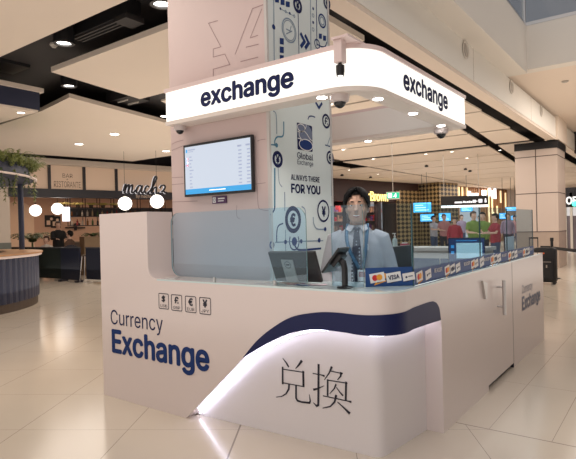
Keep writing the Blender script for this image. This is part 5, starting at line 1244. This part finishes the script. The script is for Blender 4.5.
# shoppers
grn = cloth('green_top', (.17,.25,.06)); red = cloth('red_top', (.30,.03,.045)); pnk = cloth('dusty_pink_top', (.45,.20,.20)); gry = cloth('pale_grey_top', (.40,.38,.42)); lil = cloth('lilac_top', (.33,.25,.34)); den = cloth('denim', (.05,.07,.13))
GP = 'shoppers beyond the kiosk'
for px, d, h, rz, sm, tm, hm, arms, lab in ((474,15.5,1.72,20,grn,den,'hairb','fwd','shopper in a green top, left of the two green ones'),(483,16.2,1.70,-30,grn,M['dkcloth'],'hair','down','shopper in a green top standing next to the red-topped one'),
    (495.5,14.6,1.62,-75,red,den,'hair','reach','shopper in a red top reaching out, right of the green-topped pair'),(444.5,20.8,1.75,10,pnk,M['dkcloth'],'hairb','fwd','shopper in a dusty pink top between the lattice wall and a red-topped shopper'),
    (455,18.5,1.58,-20,red,M['dkcloth'],'hairb','down','shorter shopper in a red top below the hanging direction sign'),(434,21.5,1.70,40,gry,den,'hair','reach','shopper in a pale grey top by the golden lattice'),
    (508,22,1.74,0,lil,M['dkcloth'],'hairb','down','shopper in a lilac top just left of the tiled column'),(462,26,1.78,15,lil,den,'hairb','down','distant shopper in a lilac top under the light strip of the direction sign'),(480,24,1.7,-15,pnk,den,'hair','fwd','distant shopper in a dusty pink top behind the green-topped pair'),(515,25,1.66,-10,pnk,den,'hair','down','distant shopper in a dusty pink top at the tiled column edge')):
    c = deep(px,240,d); person(lab, (c.x,c.y,0), math.radians(rz+30), h, sm, tm, M[hm], 'skin2', arms=arms, group=None, sleeve='short' if arms != 'down' else 'long')
# luggage and belt barrier
sc0, sc1 = at(543,284.5,2,0), at(556.5,285,2,0)
def suitcase(c, U_, w, d, h, lab, hdl, col):
    U_ = Vector(U_).normalized(); V_ = ZV.cross(U_); t = thing('suitcase', lab, 'suitcase', tuple(c), None)
    lo = c+ZV*.05; pts = rrect(-w/2,-d/2,w/2,d/2,.05,4); zs = [(.05,.9),(.08,1),(h-.06,1),(h-.02,.96),(h,.86)]
    mb = MB(); vs = []; n = len(pts)
    for z, k in zs: vs += [c+U_*x*k+V_*y*k+ZV*z for x, y in pts]
    fs = [(i*n+j,i*n+(j+1)%n,(i+1)*n+(j+1)%n,(i+1)*n+j) for i in range(len(zs)-1) for j in range(n)]+[list(range(n))[::-1],list(range((len(zs)-1)*n,len(zs)*n))]
    mb.add(vs, fs); build(mb, 'shell', col, t, True, 40)
    mb = MB(); mb.obox(c-V_*(d/2+.012)+ZV*h*.42, U_, V_, ZV, w*.36,.014,h*.26); build(mb, 'pocket', col, t)
    mb = MB(); mb.obox(c-V_*(d/2+.028)+ZV*h*.62, U_, V_, ZV, w*.3,.003,.006); mb.obox(c-V_*(d/2+.03)+ZV*h*.50+U_*w*.1, U_, V_, ZV, .012,.004,.03); build(mb, 'zip', M['silver'], t)
    for s in (-1,1):
        mb = MB(); q = c+U_*(w/2-.05)*s+ZV*.035; mb.cyl(q-V_*.02-V_*d*.3, q+V_*.02-V_*d*.3, .034, 14); build(mb, 'wheel', M['black'], t)
        mb = MB(); q2 = c+U_*(w/2-.05)*s+ZV*.035; mb.cyl(q2-V_*.02+V_*d*.3, q2+V_*.02+V_*d*.3, .034, 14); build(mb, 'wheel', M['black'], t)
    mb = MB()
    for s in (-1,1): mb.cyl(c+U_*.09*s+V_*d*.3+ZV*(h-.03), c+U_*.09*s+V_*d*.3+ZV*(h+hdl), .010, 8)
    mb.tube([c-U_*.10+V_*d*.3+ZV*(h+hdl), c+U_*.10+V_*d*.3+ZV*(h+hdl)], .017, 10); build(mb, 'trolley_handle', M['black'], t)
    return t
M['blkfab'] = mat('black_nylon', (.010,.010,.012), .6, bump=.1, nscale=200)
Us = (sc1-sc0).normalized(); wS = .46
suitcase(sc1-Us*.23-Vector((-Us.y,Us.x,0))*-.15, Us, .46,.28,.80, 'black upright suitcase with grey zips behind the far kiosk corner', .02, M['blkfab'])
c2 = deep(534,285,12.15); c2.z = 0
suitcase(c2, Us, .34,.24,.70, 'second black suitcase with raised trolley handle, mostly hidden by the kiosk', .30, M['black'])
q = deep(541.5,253.3,11.2); mb = MB(); mb.obox(Vector((q.x,q.y,q.z)), Us, ZV, Vector((Us.y,-Us.x,0)), .055,.014,.01); tagm = None
solo(mb, 'luggage_tag', mat('orange_tag', (.7,.12,.03), .5), 'orange luggage tag beside the black suitcases', 'luggage tag')
t = thing('belt_barrier', 'black retractable belt barrier stretched to the right of the suitcases', 'barrier', (-1.95,13.3,0))
pA, pB = deep(552,250,12.6), deep(590,250,10.4)
for p in (pA, pB):
    mb = MB(); mb.lathe((p.x,p.y,0), [(.17,0),(.17,.015),(.05,.03),(.032,.04),(.032,.90),(.04,.90),(.04,.98),(.02,.985)], 20); build(mb, 'post', M['black'], t, True, 40)
mb = MB(); dv = (pB-pA); dv.z = 0; L_ = dv.length; dv.normalize(); mid = (pA+pB)/2; mid.z = (pA.z+pB.z)/2; mb.obox(mid, dv, ZV, ZV.cross(dv), L_/2-.03,.035,.002); build(mb, 'belt', M['black'], t)
# shopfront to the right of the tiled column
ysh = 26
mb = MB(); mb.box((-3.2,ysh,0), (4,ysh+.2,3.75)); struct('wall_far_shop', mb, mat('lilac_front', (.42,.33,.36), .5, noise=.15, nscale=1))
mb = MB(); a, b = at(562.5,188,1,ysh-.1), at(600,206,1,ysh-.1); mb.box((a.x,ysh-.12,b.z), (b.x,ysh,a.z)); 
t = thing('coffee_sign', 'black shop fascia with white lettering right of the tiled column', 'sign', (a.x+1,ysh-.1,b.z)); build(mb, 'board', M['dark'], t)
FCf = Fr((0,ysh-.12,0), (1,0,0), ZV); p, q = FCf.px(560,206), FCf.px(593,195.5); mb = MB(); f_text(mb, FCf, 'COFFEE', p[0]+.0,p[1]+.05,q[0],q[1], .01, .03, .03); build(mb, 'lettering', mat('white_lettering', (.9,.9,.9), .4, emit=.9), t)
p = FCf.px(575,204); mb = MB(); mb.sphere(FCf.p(p[0],p[1],.1), .11, 14, 8); build(mb, 'cup_light', mat('mint_glow', (.1,.8,.6), .4, emit=1.6), t)
for i, px in enumerate((566,572)):
    p = at(px,240,1,ysh-.06); mb = MB(); mb.box((p.x-.05,ysh-.12,0), (p.x+.05,ysh-.001,2.6)); struct('trim_shop_frame', mb, M['trimw'])
p0_, p1_ = at(564,230,1,ysh-.05), at(600,215,1,ysh-.05); mb = MB(); mb.box((p0_.x,ysh-.07,p0_.z-.9), (p1_.x,ysh-.001,p1_.z)); struct('window_3', mb, mat('far_pane', (.20,.17,.20), .15))
mb = MB(); a, b = at(561,171.5,1,22), at(600,181,1,22); mb.box((-2.75,21.8,b.z), (6,22.2,a.z)); struct('trim_far_beam', mb, M['peach'])
mb = MB(); mb.box((-2.72,20.5,3.72), (6,21.2,4.44)); struct('trim_far_band', mb, M['plenum'])
